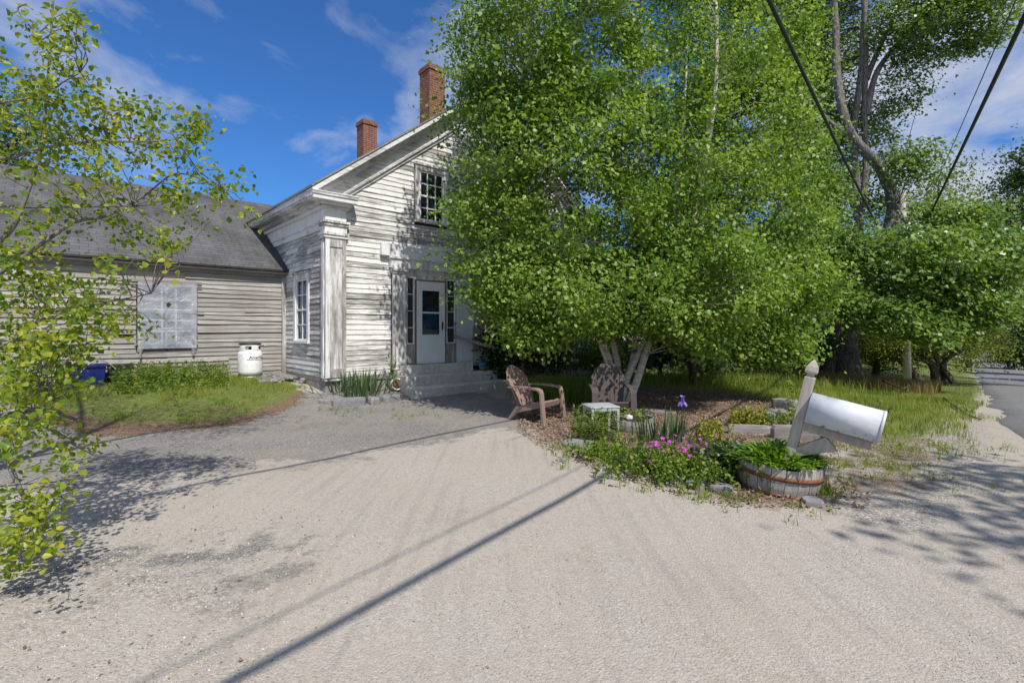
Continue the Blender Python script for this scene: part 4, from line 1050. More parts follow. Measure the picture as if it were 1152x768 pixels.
sp = tub_planter('stump_planter', 'low grey staved tub beside the small pale table', (gs.x, gs.y + .25, gs.z - .03), .30, .33, .22, [], (0, R(-2), 0), 6, .03)
mb = MB(); mb.rock((gs.x - .1, gs.y + .15, gs.z + .21), .05, .04, .04, 3)
tag(mb.build('white_pebble', M['whitemetal']), 'white stone lying on the rim of the low grey tub', 'stone')

# ------------------------------------------------------------------ mailbox
mbx = thing('mailbox', 'large white mailbox on a leaning timber post rising from the half barrel', 'mailbox', (2.70, 5.06, ztf(2.70, 5.06)), rot=(0, R(12.5), math.atan2(-.60, .80)))
mb = MB(); mb.bbox(-.046, .046, -.046, .046, -.1, 1.155, .006); post = mb.build('post', M['postwood'], mbx)
mb = MB(); b = 0
for z, r_ in ((1.155, .034), (1.165, .030), (1.185, .030), (1.195, .050), (1.215, .053), (1.26, .044), (1.30, .024), (1.325, .006)):
    mb.v += [(-r_, -r_, z), (r_, -r_, z), (r_, r_, z), (-r_, r_, z)]
for i in range(7):
    for j in range(4): mb.face((i * 4 + j, i * 4 + (j + 1) % 4, i * 4 + 4 + (j + 1) % 4, i * 4 + 4 + j))
mb.face((28, 29, 30, 31)); mb.build('finial', M['postwood'], post)
mb = MB(); mb.box(.047, .60, -.044, .044, .635, .715); mb.build('arm', M['postwood'], mbx)
mb = MB(); mb.hexa([V(.047, -.036, .36), V(.047, .036, .36), V(.047, .036, .46), V(.047, -.036, .46), V(.36, -.036, .534), V(.36, .036, .534), V(.25, .036, .634), V(.25, -.036, .634)])
mb.build('brace', M['postwood'], mbx)
def archbox(x0, x1, w_, z0, zs, rad, n=14):
    mb = MB(); prof = [(-w_, z0), (w_, z0)]
    for k in range(n + 1): a = math.pi * k / n; prof.append((w_ * math.cos(a), zs + rad * math.sin(a)))
    m = len(prof)
    for x in (x0, x1):
        for (y, z) in prof: mb.v.append((x, y, z))
    for k in range(m): mb.face((k, (k + 1) % m, m + (k + 1) % m, m + k), 0, 0, None, k >= 2)
    mb.face(list(range(m))[::-1]); mb.face([m + k for k in range(m)])
    return mb
mb = archbox(.055, .625, .133, .735, .885, .128); box = mb.build('box', M['mailmetal'], mbx)
mb = MB(); mb.box(.07, .61, -.12, .12, .7155, .7345); mb.build('base_board', M['oldwood'], mbx)
mb = archbox(.6255, .65, .138, .742, .885, .132); door_ = mb.build('door', M['mailmetal'], mbx)
mb = MB(); mb.box(.6505, .66, -.02, .02, 1.0, 1.03); mb.tube([(.652, 0, 1.035), (.665, 0, 1.05), (.675, 0, 1.05)], .006, 6); mb.build('latch', M['blackmetal'], door_)
mb = MB(); mb.box(.30, .31, .1335, .139, .86, .90); mb.box(.30, .52, .1395, .143, .87, .89); mb.box(.47, .52, .1395, .1425, .8905, .95); mb.build('flag', M['rust'], mbx)

# ------------------------------------------------------------------ foliage tools
def unit(a): return a / np.maximum(np.linalg.norm(a, axis=1, keepdims=True), 1e-9)
def leaf_mesh(name, mat, parent, P, Lm, Wm, rng, up=.6, droop=.35, shape='diamond', tone=None, drt=None, tight=.0):
    N = len(P)
    nrm = unit(rng.normal(size=(N, 3)) + np.array([.25, -.5, .83]) * up * 2)
    d = rng.normal(size=(N, 3)) if drt is None else drt + rng.normal(size=(N, 3)) * .45
    d[:, 2] -= droop; d = unit(d - nrm * np.sum(d * nrm, 1, keepdims=True) * .8)
    s = unit(np.cross(d, nrm)); n2 = np.cross(s, d)
    sz = rng.uniform(.6, 1.25, (N, 1)); L = Lm * sz; W = Wm * sz * rng.uniform(.8, 1.15, (N, 1))
    va = rng.uniform(0, 1, N) if tone is None else np.clip(tone + rng.normal(size=N) * .22, 0, 1)
    if shape == 'diamond':
        vv = np.stack([P, P + d * L * .42 + s * W * .5 + n2 * W * .12, P + d * L, P + d * L * .42 - s * W * .5 + n2 * W * .12], 1)
        ff = np.arange(N * 4).reshape(N, 4)
        return npmesh(name, vv.reshape(-1, 3), ff, mat, parent, va)
    # six-point ovate leaf, folded along its midrib: two quads
    vv = np.stack([P, P + d * L * .28 + s * W * .5 + n2 * W * .14, P + d * L * .68 + s * W * .34 + n2 * W * .10, P + d * L - n2 * L * .08, P + d * L * .68 - s * W * .34 + n2 * W * .10, P + d * L * .28 - s * W * .5 + n2 * W * .14], 1)
    b = np.arange(N)[:, None] * 6
    ff = np.concatenate([b + np.array([[0, 1, 2, 3]]), b + np.array([[0, 3, 4, 5]])], 0)
    return npmesh(name, vv.reshape(-1, 3), ff, mat, parent, np.concatenate([va, va]))
def ell(rng, specs, dens=1., shell=4.2):
    """cluster centres in a list of ellipsoids (centre, radii, count)"""
    out = []
    for c, r, n in specs:
        n = int(n * dens); u = unit(rng.normal(size=(n, 3))); q = rng.uniform(0, 1, (n, 1)) ** (1 / shell)
        out.append(np.array(c) + u * q * np.array(r))
    return np.concatenate(out)
def resample(limbs, st=.25):
    pts = []
    for L in limbs:
        for (a, b) in zip(L[:-1], L[1:]):
            n = max(1, int((Vector(b) - Vector(a)).length / st))
            for k in range(n): pts.append(lerp(np.array(a, float), np.array(b, float), k / n))
        pts.append(np.array(L[-1], float))
    return np.array(pts)
def smoothline(p, sub=4):
    p = [Vector(q) for q in p]; out = []
    for i in range(len(p) - 1):
        a, b, c, d = p[max(i - 1, 0)], p[i], p[i + 1], p[min(i + 2, len(p) - 1)]
        for k in range(sub):
            t = k / sub; out.append(.5 * ((2 * b) + (c - a) * t + (2 * a - 5 * b + 4 * c - d) * t * t + (3 * b - a - 3 * c + d) * t ** 3))
    out.append(p[-1]); return out
def twig_set(mb, C, limbs, rng, r0, r1, sag=.1, maxlen=9., lift=0.5):
    S = resample(limbs)
    for c in C:
        dv = S - c; dist = np.linalg.norm(dv, axis=1) + np.maximum(dv[:, 2] + .1, 0) * lift
        k = int(np.argmin(dist)); a = S[k]; L = np.linalg.norm(c - a)
        if L > maxlen or L < .05: continue
        m1 = lerp(a, c, .4) + rng.normal(size=3) * L * .06 + np.array([0, 0, sag * L]); m2 = lerp(a, c, .75) + rng.normal(size=3) * L * .05 + np.array([0, 0, sag * L * .6])
        f = min(1., .4 + L * .35)
        mb.tube([a, m1, m2, c], [r0 * f, r0 * f * .7, lerp(r0, r1, .7) * f, r1], 4, cap=False)
def cloud(rng, C, rad, n, tone_amt=.5):
    """n leaves round each cluster centre; each cluster has its own tone"""
    t = np.clip(.5 + rng.normal(size=len(C)) * tone_amt * .5, 0, 1)
    P = np.repeat(C, n, 0) + rng.normal(size=(len(C) * n, 3)) * np.array(rad) * np.repeat(rng.uniform(.6, 1.3, (len(C), 1)), n, 0)
    return P, np.repeat(t, n)
def tree(name, label, base, limbs, specs, bark, leafm, n_per, rad, L, W, seed, group=None, cat='tree', radii=None, twig=(.014, .004), up=.6, droop=.35, shape='diamond', shell=4.2, sag=.08, maxlen=9, nseg=9, crownname='crown', jit=.05, limbmat=None, nlimb=1):
    """limbs: list of (points, r_start, r_end); the first is the main trunk"""
    rng = np.random.default_rng(seed); base = Vector(base)
    root = thing(name, label, cat, base, 0, group); inv = base
    mb = MB(); Ls = []
    for li, (pts, ra, rb) in enumerate(limbs):
        sp_ = smoothline(pts, 4); n = len(sp_); Ls.append([tuple(p) for p in sp_])
        rr = [lerp(ra, rb, (i / (n - 1)) ** .8) for i in range(n)]
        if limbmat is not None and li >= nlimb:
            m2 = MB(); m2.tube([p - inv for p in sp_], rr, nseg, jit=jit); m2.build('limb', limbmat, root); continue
        mb.tube([p - inv for p in sp_], rr, nseg if ra > .04 else 6, jit=jit)
    C = ell(rng, specs, 1., shell)
    tw = MB(); twig_set(tw, C, Ls, rng, twig[0], twig[1], sag, maxlen)
    tw.v = [(x - inv.x, y - inv.y, z - inv.z) for (x, y, z) in tw.v]
    off = len(mb.v); mb.v += tw.v
    for f_, va in zip(tw.f, tw.var): mb.face([i + off for i in f_], va, 0, None, True)
    mb.build('trunk', bark, root)
    P, t = cloud(rng, C, rad, n_per)
    k_ = P[:, 2] > base.z + .15; P = P[k_]; t = t[k_]
    leaf_mesh(crownname, leafm, root, P - np.array(inv), L, W, rng, up, droop, shape, t)
    return root
# ------------------------------------------------------------------ trees
def A(px, py, Y): return tuple(at(px, py, Y))
def E(px, py, Y, rx, ry, rz, n): return (A(px, py, Y), (rx, ry, rz), n)
# --- clump of white birch in front of the house
b1 = ground(697, 458); Yb = b1.y
def stem(pts, ra, rb): return ([A(x, y, Yb + dy) for (x, y, dy) in pts], ra, rb)
birch = tree('birch_tree', 'white multi-stemmed birch with airy bright green crown in front of the house door', b1,
  [stem([(704, 462, 0), (716, 430, 0), (731, 385, .1), (762, 310, .1), (783, 235, .1), (803, 120, .0), (806, 20, 0), (800, -80, 0), (790, -190, 0)], .092, .02),
   stem([(700, 455, .1), (706, 425, .1), (724, 385, .2), (742, 330, .3), (760, 240, .6), (770, 120, .8), (775, -20, .9)], .085, .02),
   stem([(694, 452, .15), (688, 415, .2), (672, 365, .1), (655, 310, 0), (636, 260, -.1), (612, 160, -.2), (585, 60, -.3), (560, -40, -.3)], .085, .018),
   stem([(697, 450, .3), (695, 410, .4), (686, 360, .5), (690, 300, .6), (700, 200, .8), (712, 90, .9), (716, -60, 1), (716, -160, 1)], .08, .02),
   stem([(700, 452, .3), (703, 430, .3), (713, 395, .4), (716, 330, .3), (715, 240, .2), (720, 100, .1), (722, -40, .0)], .075, .018),
   stem([(690, 452, .2), (680, 400, .1), (650, 340, -.3), (600, 270, -.6), (560, 200, -.8)], .05, .012)],
  [E(640, 210, 9.9, 2.25, 1.9, 2.3, 250), E(620, 30, 10.0, 2.0, 2.0, 2.3, 190), E(575, 110, 9.8, 1.35, 1.5, 1.9, 90), E(560, 265, 9.6, .95, 1.2, 1.2, 60), E(700, -130, 10.2, 2.2, 2.0, 1.9, 150),
   E(660, 330, 9.6, 2.2, 1.7, .8, 140), E(770, 130, 10.2, 1.7, 1.9, 3.0, 165), E(780, 320, 9.8, 1.7, 1.5, 1.1, 120), E(590, 350, 9.5, .75, 1.0, .55, 30), E(605, 374, 9.3, .6, .7, .25, 12), E(785, 385, 9.8, .6, .7, .3, 14)],
  M['bark_birch'], M['leaf_birch'], 112, (.24, .24, .13), .084, .068, 11, None, twig=(.012, .003), up=.6, droop=.8, sag=.1)
b2 = ground(778, 434)
def S2(p, ra, rb): return ([A(x, y, b2.y + dy) for (x, y, dy) in p], ra, rb)
tree('birch_tree', 'second birch with leaning dark-based trunk between the clump and the maple', b2,
  [S2([(780, 434, 0), (778, 410, 0), (768, 380, 0), (762, 350, 0), (775, 270, 0), (800, 160, 0), (830, 30, 0), (840, -80, 0)], .13, .03),
   S2([(779, 420, 0), (795, 400, .1), (812, 375, .2), (850, 300, .3), (890, 180, .4), (905, 60, .4)], .07, .02)],
  [E(828, 190, 12.3, 2.2, 2.0, 3.0, 240), E(822, 20, 12.6, 2.1, 2.0, 2.6, 165), E(845, 320, 12.0, 1.9, 1.6, 1.0, 140), E(800, 360, 12.2, 1.7, 1.4, .75, 90), E(830, -100, 12.8, 2.1, 2.0, 2.0, 110), E(850, 385, 11.6, 1.3, 1.0, .42, 52)],
  M['bark_dark'], M['leaf_birch'], 112, (.26, .26, .14), .092, .075, 12, None, twig=(.014, .004), up=.6, droop=.8)
# --- old maple by the lawn
m0 = ground(946, 424); Ym = m0.y
def Sm(p, ra, rb): return ([A(x, y, Ym + dy) for (x, y, dy) in p], ra, rb)
ml = [Sm([(944, 430, 0), (945, 415, 0), (948, 395, 0), (953, 360, 0), (968, 325, 0), (985, 290, 0)], .80, .38),
      Sm([(928, 430, -.25), (931, 412, -.2), (940, 380, -.1), (950, 340, 0)], .40, .2), Sm([(962, 430, -.2), (960, 412, -.2), (958, 385, 0), (960, 340, 0)], .40, .2),
      Sm([(980, 300, 0), (1000, 262, -.2), (1005, 235, -.3), (1000, 208, -.4), (985, 182, -.5), (962, 158, -.5), (948, 125, -.5), (941, 80, -.4), (940, 30, -.3), (936, -40, -.2), (925, -120, 0)], .34, .09),
      Sm([(962, 158, -.5), (945, 146, -.4), (932, 135, -.3), (920, 120, 0)], .13, .04),
      Sm([(968, 325, 0), (966, 260, .5), (963, 200, .6), (960, 150, .6), (969, 80, .6), (973, 10, .6), (985, -80, .6)], .20, .10),
      Sm([(966, 260, .4), (974, 190, .5), (972, 130, .5), (974, 60, .5), (970, -10, .5), (955, -120, .5)], .16, .08),
      Sm([(974, 130, .5), (985, 85, .4), (1005, 55, .3), (1040, 20, .1), (1090, -10, 0)], .16, .05), Sm([(974, 90, .5), (1000, 30, .8), (1030, -30, 1)], .14, .05),
      Sm([(1000, 215, -.4), (1015, 245, -1.5), (1040, 260, -2.5), (1080, 270, -3.2)], .12, .04), Sm([(985, 300, 0), (960, 290, -2), (930, 300, -3.4), (890, 320, -4.4)], .14, .04), Sm([(960, 330, 0), (990, 330, -2.5), (1040, 320, -4), (1090, 325, -4.8)], .12, .03)]
yl = 17.2
tree('maple_tree', 'huge old maple with furrowed twisted trunk and bare grey limbs on the lawn', m0, ml,
  [E(1000, 298, yl, 2.9, 2.0, 1.2, 210), E(905, 288, yl + .6, 1.5, 1.8, 1.8, 110), E(1080, 290, yl + .8, 1.6, 1.9, 1.1, 110), E(915, 332, yl, 1.3, 1.2, .6, 50), E(1050, 342, yl, 1.3, 1.0, .3, 26), E(1110, 318, yl + 1, 1.0, 1.2, .5, 36), E(1005, 355, yl - .8, 1.1, .9, .55, 34), E(885, 355, yl - .6, .9, .9, .6, 34), E(1090, 352, yl - .4, 1.1, .9, .55, 36), E(958, 342, yl - 1, .7, .7, .45, 20), E(1040, 372, yl - .6, 1.0, .8, .35, 26), E(1120, 345, yl, .8, .8, .5, 20),
   E(1062, 246, yl + 1.6, 1.1, 1.4, .8, 50), E(1065, 20, 22, 2.8, 2.0, 1.7, 190), E(1000, -75, 25, 3.6, 2.0, 2.4, 140), E(905, 100, 25.6, 1.9, 1.4, 4.2, 250), E(962, 180, 26.2, 2.1, 1.2, 3.8, 150), E(940, 30, 26, 2.4, 1.2, 2.6, 120), E(890, -30, 25, 2.6, 2.0, 2.5, 150), E(1018, 100, 23.8, .9, 1.0, 1.4, 26), E(1030, 185, 21, .8, .9, .9, 30), E(1105, -40, 22, 2.8, 2.2, 1.6, 80), E(910, 210, 21.4, 1.4, 1.5, 1.8, 70)],
  M['bark_maple'], M['leaf_maple'], 66, (.40, .40, .17), .15, .135, 13, None, twig=(.014, .004), up=.9, droop=.35, maxlen=2.6, nseg=14, jit=.10, limbmat=M['bark_limb_sunlit'], nlimb=3)
# --- low apple trees along the road verge
gp_ = 'low crooked apple trees on the verge'
for i, (px, py, lab, sd, cw) in enumerate(((1027, 431, 'crooked apple tree with a slanting dark trunk beside the utility pole', 21, (960, 372)), (1056, 433, 'apple tree with twin twisted trunks nearest the road', 22, (1045, 368)), (986, 424, 'low apple tree right behind the big maple trunk', 23, (985, 380)))):
    g0 = ground(px, py); Y = g0.y
    if i == 1:
        lm = [([A(1053, 433, Y), A(1052, 420, Y), A(1046, 408, Y), A(1030, 402, Y), A(1005, 398, Y)], .26, .08), ([A(1060, 433, Y), A(1060, 418, Y), A(1064, 405, Y), A(1080, 396, Y)], .2, .07), ([A(1073, 430, Y - .5), A(1068, 424, Y - .4), A(1062, 416, Y - .2)], .2, .12)]
    elif i == 0:
        lm = [([A(1036, 432, Y), A(1026, 418, Y), A(1016, 408, Y), A(1004, 396, Y)], .24, .1), ([A(1016, 408, Y), A(1024, 390, Y), A(1030, 372, Y)], .14, .05)]
    else:
        lm = [([A(984, 425, Y), A(986, 408, Y), A(980, 392, Y)], .2, .1), ([A(986, 408, Y), A(1000, 395, Y)], .1, .05)]
    s_ = Y / F
    tree('apple_tree', lab, g0, lm, [(A(cw[0] + 10, cw[1], Y - .5), (46 * s_, 1.6, 26 * s_), 210), (A(cw[0] + 40, cw[1] - 8, Y + .6), (40 * s_, 1.4, 24 * s_), 170)],
         M['bark_dark'], M['leaf_apple'], 55, (.42, .42, .24), .10, .075, sd, gp_, twig=(.03, .008), up=.5, droop=.3)
# --- trees and shrubs beyond the lawn
def plain_tree(name, lab, x, y, h, r, leafm, seed, bark='bark_dark', n=120, npl=50, rad=.5, L=.16, group=None, low=.25, up=.5, cat='tree'):
    z = ztf(x, y); r2 = random.Random(seed); b = V(x, y, z)
    lm = [([(x, y, z - .2), (x + r2.uniform(-.2, .2), y, z + h * .35), (x + r2.uniform(-.4, .4), y, z + h * .7), (x, y, z + h * .92)], h * .028 + .03, .03)]
    sp = []
    for k in range(6):
        a = r2.uniform(0, 6.28); f = r2.uniform(low, .9); q = r * (1 - abs(f - .5) * .9) * .6
        sp.append(((x + q * .8 * math.cos(a), y + q * .8 * math.sin(a), z + h * f), (r * .6, r * .6, h * .16), n // 6))
        lm.append(([(x, y, z + h * f * .6), (x + q * .5 * math.cos(a), y + q * .5 * math.sin(a), z + h * f * .85), (x + q * math.cos(a), y + q * math.sin(a), z + h * f)], h * .01 + .015, .015))
    return tree(name, lab, b, lm, sp, M[bark], leafm, npl, (rad, rad, rad * .6), L, L * .75, seed, group, cat, twig=(.02, .006), up=up)
def E3(px, Y): return (px - 576) / F * Y
BGT = 'woodland trees beyond the lawn'
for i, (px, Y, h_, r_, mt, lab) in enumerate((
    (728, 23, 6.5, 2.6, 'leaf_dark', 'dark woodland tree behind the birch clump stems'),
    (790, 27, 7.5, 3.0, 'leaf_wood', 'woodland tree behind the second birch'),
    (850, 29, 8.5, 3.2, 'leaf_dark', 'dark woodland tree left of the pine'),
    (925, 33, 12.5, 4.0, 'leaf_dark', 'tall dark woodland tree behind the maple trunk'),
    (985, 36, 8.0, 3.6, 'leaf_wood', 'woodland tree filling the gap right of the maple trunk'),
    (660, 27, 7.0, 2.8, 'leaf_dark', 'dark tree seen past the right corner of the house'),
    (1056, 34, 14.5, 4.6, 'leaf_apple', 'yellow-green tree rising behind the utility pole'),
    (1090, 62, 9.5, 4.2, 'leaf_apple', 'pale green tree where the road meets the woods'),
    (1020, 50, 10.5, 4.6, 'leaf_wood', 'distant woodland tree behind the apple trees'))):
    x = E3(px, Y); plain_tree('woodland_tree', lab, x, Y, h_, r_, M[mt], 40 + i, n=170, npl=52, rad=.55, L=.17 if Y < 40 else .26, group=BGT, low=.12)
# feathery pine
x = E3(868, 24); z = ztf(x, 24); rngp = np.random.default_rng(77)
tree('pine_tree', 'feathery grey-green pine sapling at the back of the lawn', (x, 24, z), [([(x, 24, z), (x, 24, z + 1.5), (x + .1, 24, z + 4.2)], .1, .02)],
     [((x, 24, z + .9), (1.5, 1.3, .5), 40), ((x, 24, z + 1.9), (1.3, 1.2, .5), 40), ((x, 24, z + 2.8), (1.0, .9, .5), 30), ((x, 24, z + 3.6), (.5, .5, .5), 16)],
     M['bark_dark'], M['needle'], 130, (.26, .26, .10), .2, .014, 77, None, twig=(.02, .006), up=.6, droop=-.2)
SH = 'dark shrubs along the back of the lawn'
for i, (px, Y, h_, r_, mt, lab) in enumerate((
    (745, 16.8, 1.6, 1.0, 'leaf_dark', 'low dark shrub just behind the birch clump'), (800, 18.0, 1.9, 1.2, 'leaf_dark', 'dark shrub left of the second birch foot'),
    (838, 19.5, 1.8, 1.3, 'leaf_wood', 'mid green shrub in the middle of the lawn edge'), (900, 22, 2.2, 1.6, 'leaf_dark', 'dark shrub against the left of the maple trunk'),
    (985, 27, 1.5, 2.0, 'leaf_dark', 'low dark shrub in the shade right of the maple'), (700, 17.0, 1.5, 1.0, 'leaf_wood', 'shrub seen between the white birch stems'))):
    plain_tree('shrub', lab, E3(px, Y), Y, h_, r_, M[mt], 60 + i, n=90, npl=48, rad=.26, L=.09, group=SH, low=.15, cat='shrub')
# leafy bush under the second birch
g0 = ground(790, 432); plain_tree('shrub', 'leafy bush at the foot of the second birch', g0.x, g0.y - .1, 1.7, 1.0, M['leaf_wood'], 71, n=90, npl=45, rad=.22, L=.075, group=SH, low=.2, cat='shrub')
# dark lilac and creeper against the house
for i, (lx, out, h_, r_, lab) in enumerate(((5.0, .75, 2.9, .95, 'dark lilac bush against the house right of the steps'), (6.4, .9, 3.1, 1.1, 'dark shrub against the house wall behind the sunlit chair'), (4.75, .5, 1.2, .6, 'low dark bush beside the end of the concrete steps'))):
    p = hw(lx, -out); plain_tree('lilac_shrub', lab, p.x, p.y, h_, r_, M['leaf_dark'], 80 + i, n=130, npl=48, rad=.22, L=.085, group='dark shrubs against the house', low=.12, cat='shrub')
p = hw(8.1, -1.2); plain_tree('shrub', 'small bright green bush left of the birch stems', p.x, p.y, 1.05, .75, M['fern'], 85, n=70, npl=40, rad=.18, L=.10, low=.15, cat='shrub')
# dark trees right of the road
RT = 'dark trees right of the road'
def right_tree(Y, q, h_, r_, lab, sd, specs=None, mt='leaf_dark'):
    x = 1.016 + .909 * Y + q / .74
    return plain_tree('roadside_tree', lab, x, Y, h_, r_, M[mt], sd, n=200, npl=50, rad=.6, L=.17 if Y < 40 else .24, group=RT, low=.1)
right_tree(34, 5.2, 7.0, 3.0, 'dark roadside tree leaning over the right edge of the road', 91)
right_tree(46, 4.9, 8.0, 3.4, 'dark roadside tree further along the right edge of the road', 92)
right_tree(60, 4.6, 8.5, 3.8, 'dark roadside tree where the road narrows from view', 93)
right_tree(80, 3.5, 9.5, 4.5, 'farthest dark roadside tree at the end of the road', 94)
right_tree(110, -1.5, 12, 7, 'distant tree closing the view along the road', 95, mt='leaf_wood')
right_tree(125, -7, 12, 7, 'distant tree left of the end of the road', 96, mt='leaf_apple')
xr, yr = 32.0, 23.0; zr_ = ztf(xr, yr)
def pr(px, py, Y): return A(px, py, Y)
tree('roadside_tree', 'dark maple reaching long limbs over the road from the right', (xr, yr, zr_),
  [([(xr, yr, zr_ - .2), (xr - .2, yr, zr_ + 2.5), (xr - .8, yr, zr_ + 6), (xr - 1, yr, zr_ + 10)], .42, .1),
   ([(xr - .2, yr, zr_ + 2.6), pr(1215, 278, 24), pr(1150, 285, 24), pr(1110, 293, 24), pr(1075, 302, 24)], .22, .05),
   ([(xr - .5, yr, zr_ + 4.5), pr(1210, 215, 24), pr(1160, 190, 24), pr(1135, 175, 24)], .2, .05), ([(xr - .3, yr, zr_ + 3.5), pr(1220, 240, 23), pr(1150, 250, 23), pr(1100, 270, 23)], .18, .04)],
  [E(1145, 255, 24, 2.2, 1.8, 1.3, 110), E(1110, 285, 24, 1.5, 1.4, .6, 50), E(1160, 190, 24, 1.0, 1.4, 1.5, 50), E(1200, 230, 24, 2.8, 2.4, 3.0, 160), E(1280, 170, 23.5, 4.0, 3.0, 4.0, 130), E(1150, 330, 24, 1.6, 1.4, .8, 60)],
  M['bark_dark'], M['leaf_wood'], 50, (.42, .42, .2), .14, .115, 97, RT, twig=(.03, .008), up=.8, maxlen=3.5)
# the tree whose shade falls on the road verge
xr, yr = 9.6, -2.2; zr_ = ztf(xr, yr)
plain_tree('roadside_tree', 'roadside maple standing just outside the view on the right, throwing shade on the verge', xr, yr, 10.5, 3.0, M['leaf_wood'], 99, n=170, npl=36, rad=.5, L=.18, group=RT, low=.45)
# tree behind the wing
p = hw(-6.2, 12.5); plain_tree('dark_tree', 'dark green tree top showing above the wing roof ridge', p.x, p.y, 8.6, 2.6, M['leaf_wood'], 101, n=170, npl=50, rad=.42, L=.13, low=.3)

# --- the near tree on the left
NS = 1.22
def near(p): return (p[0] * NS, p[1] * NS, (p[2] - 1.6) * NS + 1.6)
nl = lambda p, ra, rb: ([near(A(*q)) for q in p], ra, rb)
base = (-4.3 * NS, 3.0 * NS, ztf(-4.3 * NS, 3.0 * NS))
tr0 = [(base[0], base[1], base[2] - .1)] + [near(p) for p in ((-4.2, 3.0, 1.0), (-4.05, 3.05, 2.0), (-3.9, 3.1, 3.2), (-3.6, 3.1, 4.6), (-3.2, 3.0, 6.0))]
nlimbs = [(tr0, .13, .04),
  nl([(-130, 350, 3.0), (-40, 330, 3.1), (10, 300, 3.1), (50, 272, 3.1), (85, 250, 3.15), (120, 243, 3.2), (160, 222, 3.25), (200, 195, 3.3), (250, 212, 3.3)], .020, .004),
  nl([(-120, 330, 3.1), (-30, 290, 3.1), (10, 262, 3.1), (28, 225, 3.1), (45, 170, 3.1), (52, 110, 3.1), (58, 30, 3.1), (62, -30, 3.1)], .021, .004),
  nl([(-100, 220, 3.2), (0, 232, 3.2), (80, 233, 3.2), (150, 232, 3.2)], .012, .004), nl([(-60, 150, 3.2), (0, 178, 3.1), (40, 168, 3.1), (100, 160, 3.15), (190, 158, 3.2), (235, 140, 3.2)], .016, .004),
  nl([(-60, 130, 3.0), (0, 116, 3.0), (40, 108, 3.0), (90, 82, 3.0)], .012, .004), nl([(30, 5, 3), (20, 12, 3.0), (42, 40, 3.0), (55, 60, 3.05)], .006, .004),
  nl([(-120, 440, 2.9), (-20, 470, 2.9), (20, 465, 2.95), (50, 478, 3.0), (80, 497, 3.0), (108, 512, 3.0)], .024, .010), nl([(20, 460, 3.0), (55, 462, 3.0), (92, 474, 3.05)], .022, .010),
  nl([(-60, 480, 2.7), (0, 510, 2.6), (18, 540, 2.6), (30, 565, 2.6), (44, 583, 2.6)], .02, .008), nl([(-60, 380, 2.9), (0, 390, 2.9), (60, 350, 2.95), (120, 340, 3.0), (170, 330, 3.0)], .018, .004),
  nl([(-60, 420, 2.8), (0, 430, 2.8), (40, 440, 2.8), (62, 452, 2.8)], .016, .005), ([near(p) for p in [(-3.9, 3.1, 3.2), (-3.0, 3.3, 4.6), (-2.0, 3.2, 5.6)]], .05, .015), ([near(p) for p in [(-3.6, 3.1, 4.6), (-4.2, 3.6, 5.6), (-4.8, 4.0, 6.4)]], .05, .015), ([near(p) for p in [(-3.9, 3.1, 3.0), (-4.8, 2.6, 4.0), (-5.6, 2.2, 4.6)]], .04, .01)]
rng = np.random.default_rng(31)
root = thing('poplar_tree', 'near young tree with yellow-green leaves reaching in from the left edge', 'tree', base)
mb = MB(); Ls = []
for (pts, ra, rb) in nlimbs:
    q = smoothline(pts, 4); n = len(q); Ls.append([tuple(p) for p in q]); mb.tube([p - Vector(base) for p in q], [lerp(ra, rb, i / (n - 1)) for i in range(n)], 8, jit=.06)
spots = [  # photo pixel, distance, spread (px), number of clusters
 (75, 25, 3.05, 22, 8), (60, 70, 3.05, 26, 10), (88, 30, 3.0, 14, 5), (20, 90, 3.1, 22, 7), (45, 105, 3.0, 35, 14), (80, 85, 3.0, 18, 6), (25, 150, 3.1, 32, 15), (95, 120, 3.1, 26, 11), (135, 120, 3.1, 16, 6), (165, 135, 3.1, 12, 5), (205, 145, 3.2, 16, 7), (226, 138, 3.2, 8, 4), (70, 165, 3.1, 38, 18), (150, 160, 3.2, 26, 10), (190, 172, 3.2, 18, 7), (120, 185, 3.2, 26, 9), (175, 200, 3.25, 18, 6), (225, 200, 3.3, 16, 6), (262, 207, 3.3, 8, 3), (240, 226, 3.3, 12, 3), (285, 236, 3.3, 5, 2),
 (150, 235, 3.3, 26, 8), (195, 240, 3.3, 18, 6), (110, 225, 3.2, 20, 5), (50, 245, 3.1, 24, 6), (130, 275, 3.2, 22, 5), (175, 275, 3.3, 14, 3), (20, 265, 3.1, 20, 5),
 (35, 300, 3.0, 26, 9), (20, 330, 2.95, 30, 14), (60, 330, 2.95, 24, 10), (95, 345, 3.0, 18, 7), (125, 320, 3.0, 12, 4), (115, 358, 3.0, 18, 7), (155, 358, 3.05, 12, 4), (60, 370, 2.9, 28, 13), (20, 385, 2.9, 28, 14), (60, 405, 2.9, 22, 9), (15, 430, 2.85, 26, 13), (50, 440, 2.85, 24, 9), (75, 430, 2.9, 14, 5), (25, 470, 2.8, 24, 9), (55, 475, 2.85, 14, 4), (10, 500, 2.7, 12, 4), (75, 515, 2.8, 10, 3), (100, 507, 3.0, 6, 1),
 (10, 560, 2.6, 14, 5), (15, 600, 2.55, 16, 7), (30, 590, 2.55, 14, 5), (12, 625, 2.5, 12, 5), (55, 580, 2.6, 10, 3), (62, 560, 2.6, 8, 2), (40, 612, 2.55, 10, 3), (78, 490, 2.95, 14, 3), (75, 390, 2.9, 20, 6), (100, 380, 2.95, 12, 3)]
C = []
for (px, py, Y, sp_, n) in spots:
    for k in range(max(1, int(n * 1.05))): C.append(near(A(px + rng.normal() * sp_ * .75, py + rng.normal() * sp_ * .75, Y + rng.normal() * .2)))
nvis = len(C)
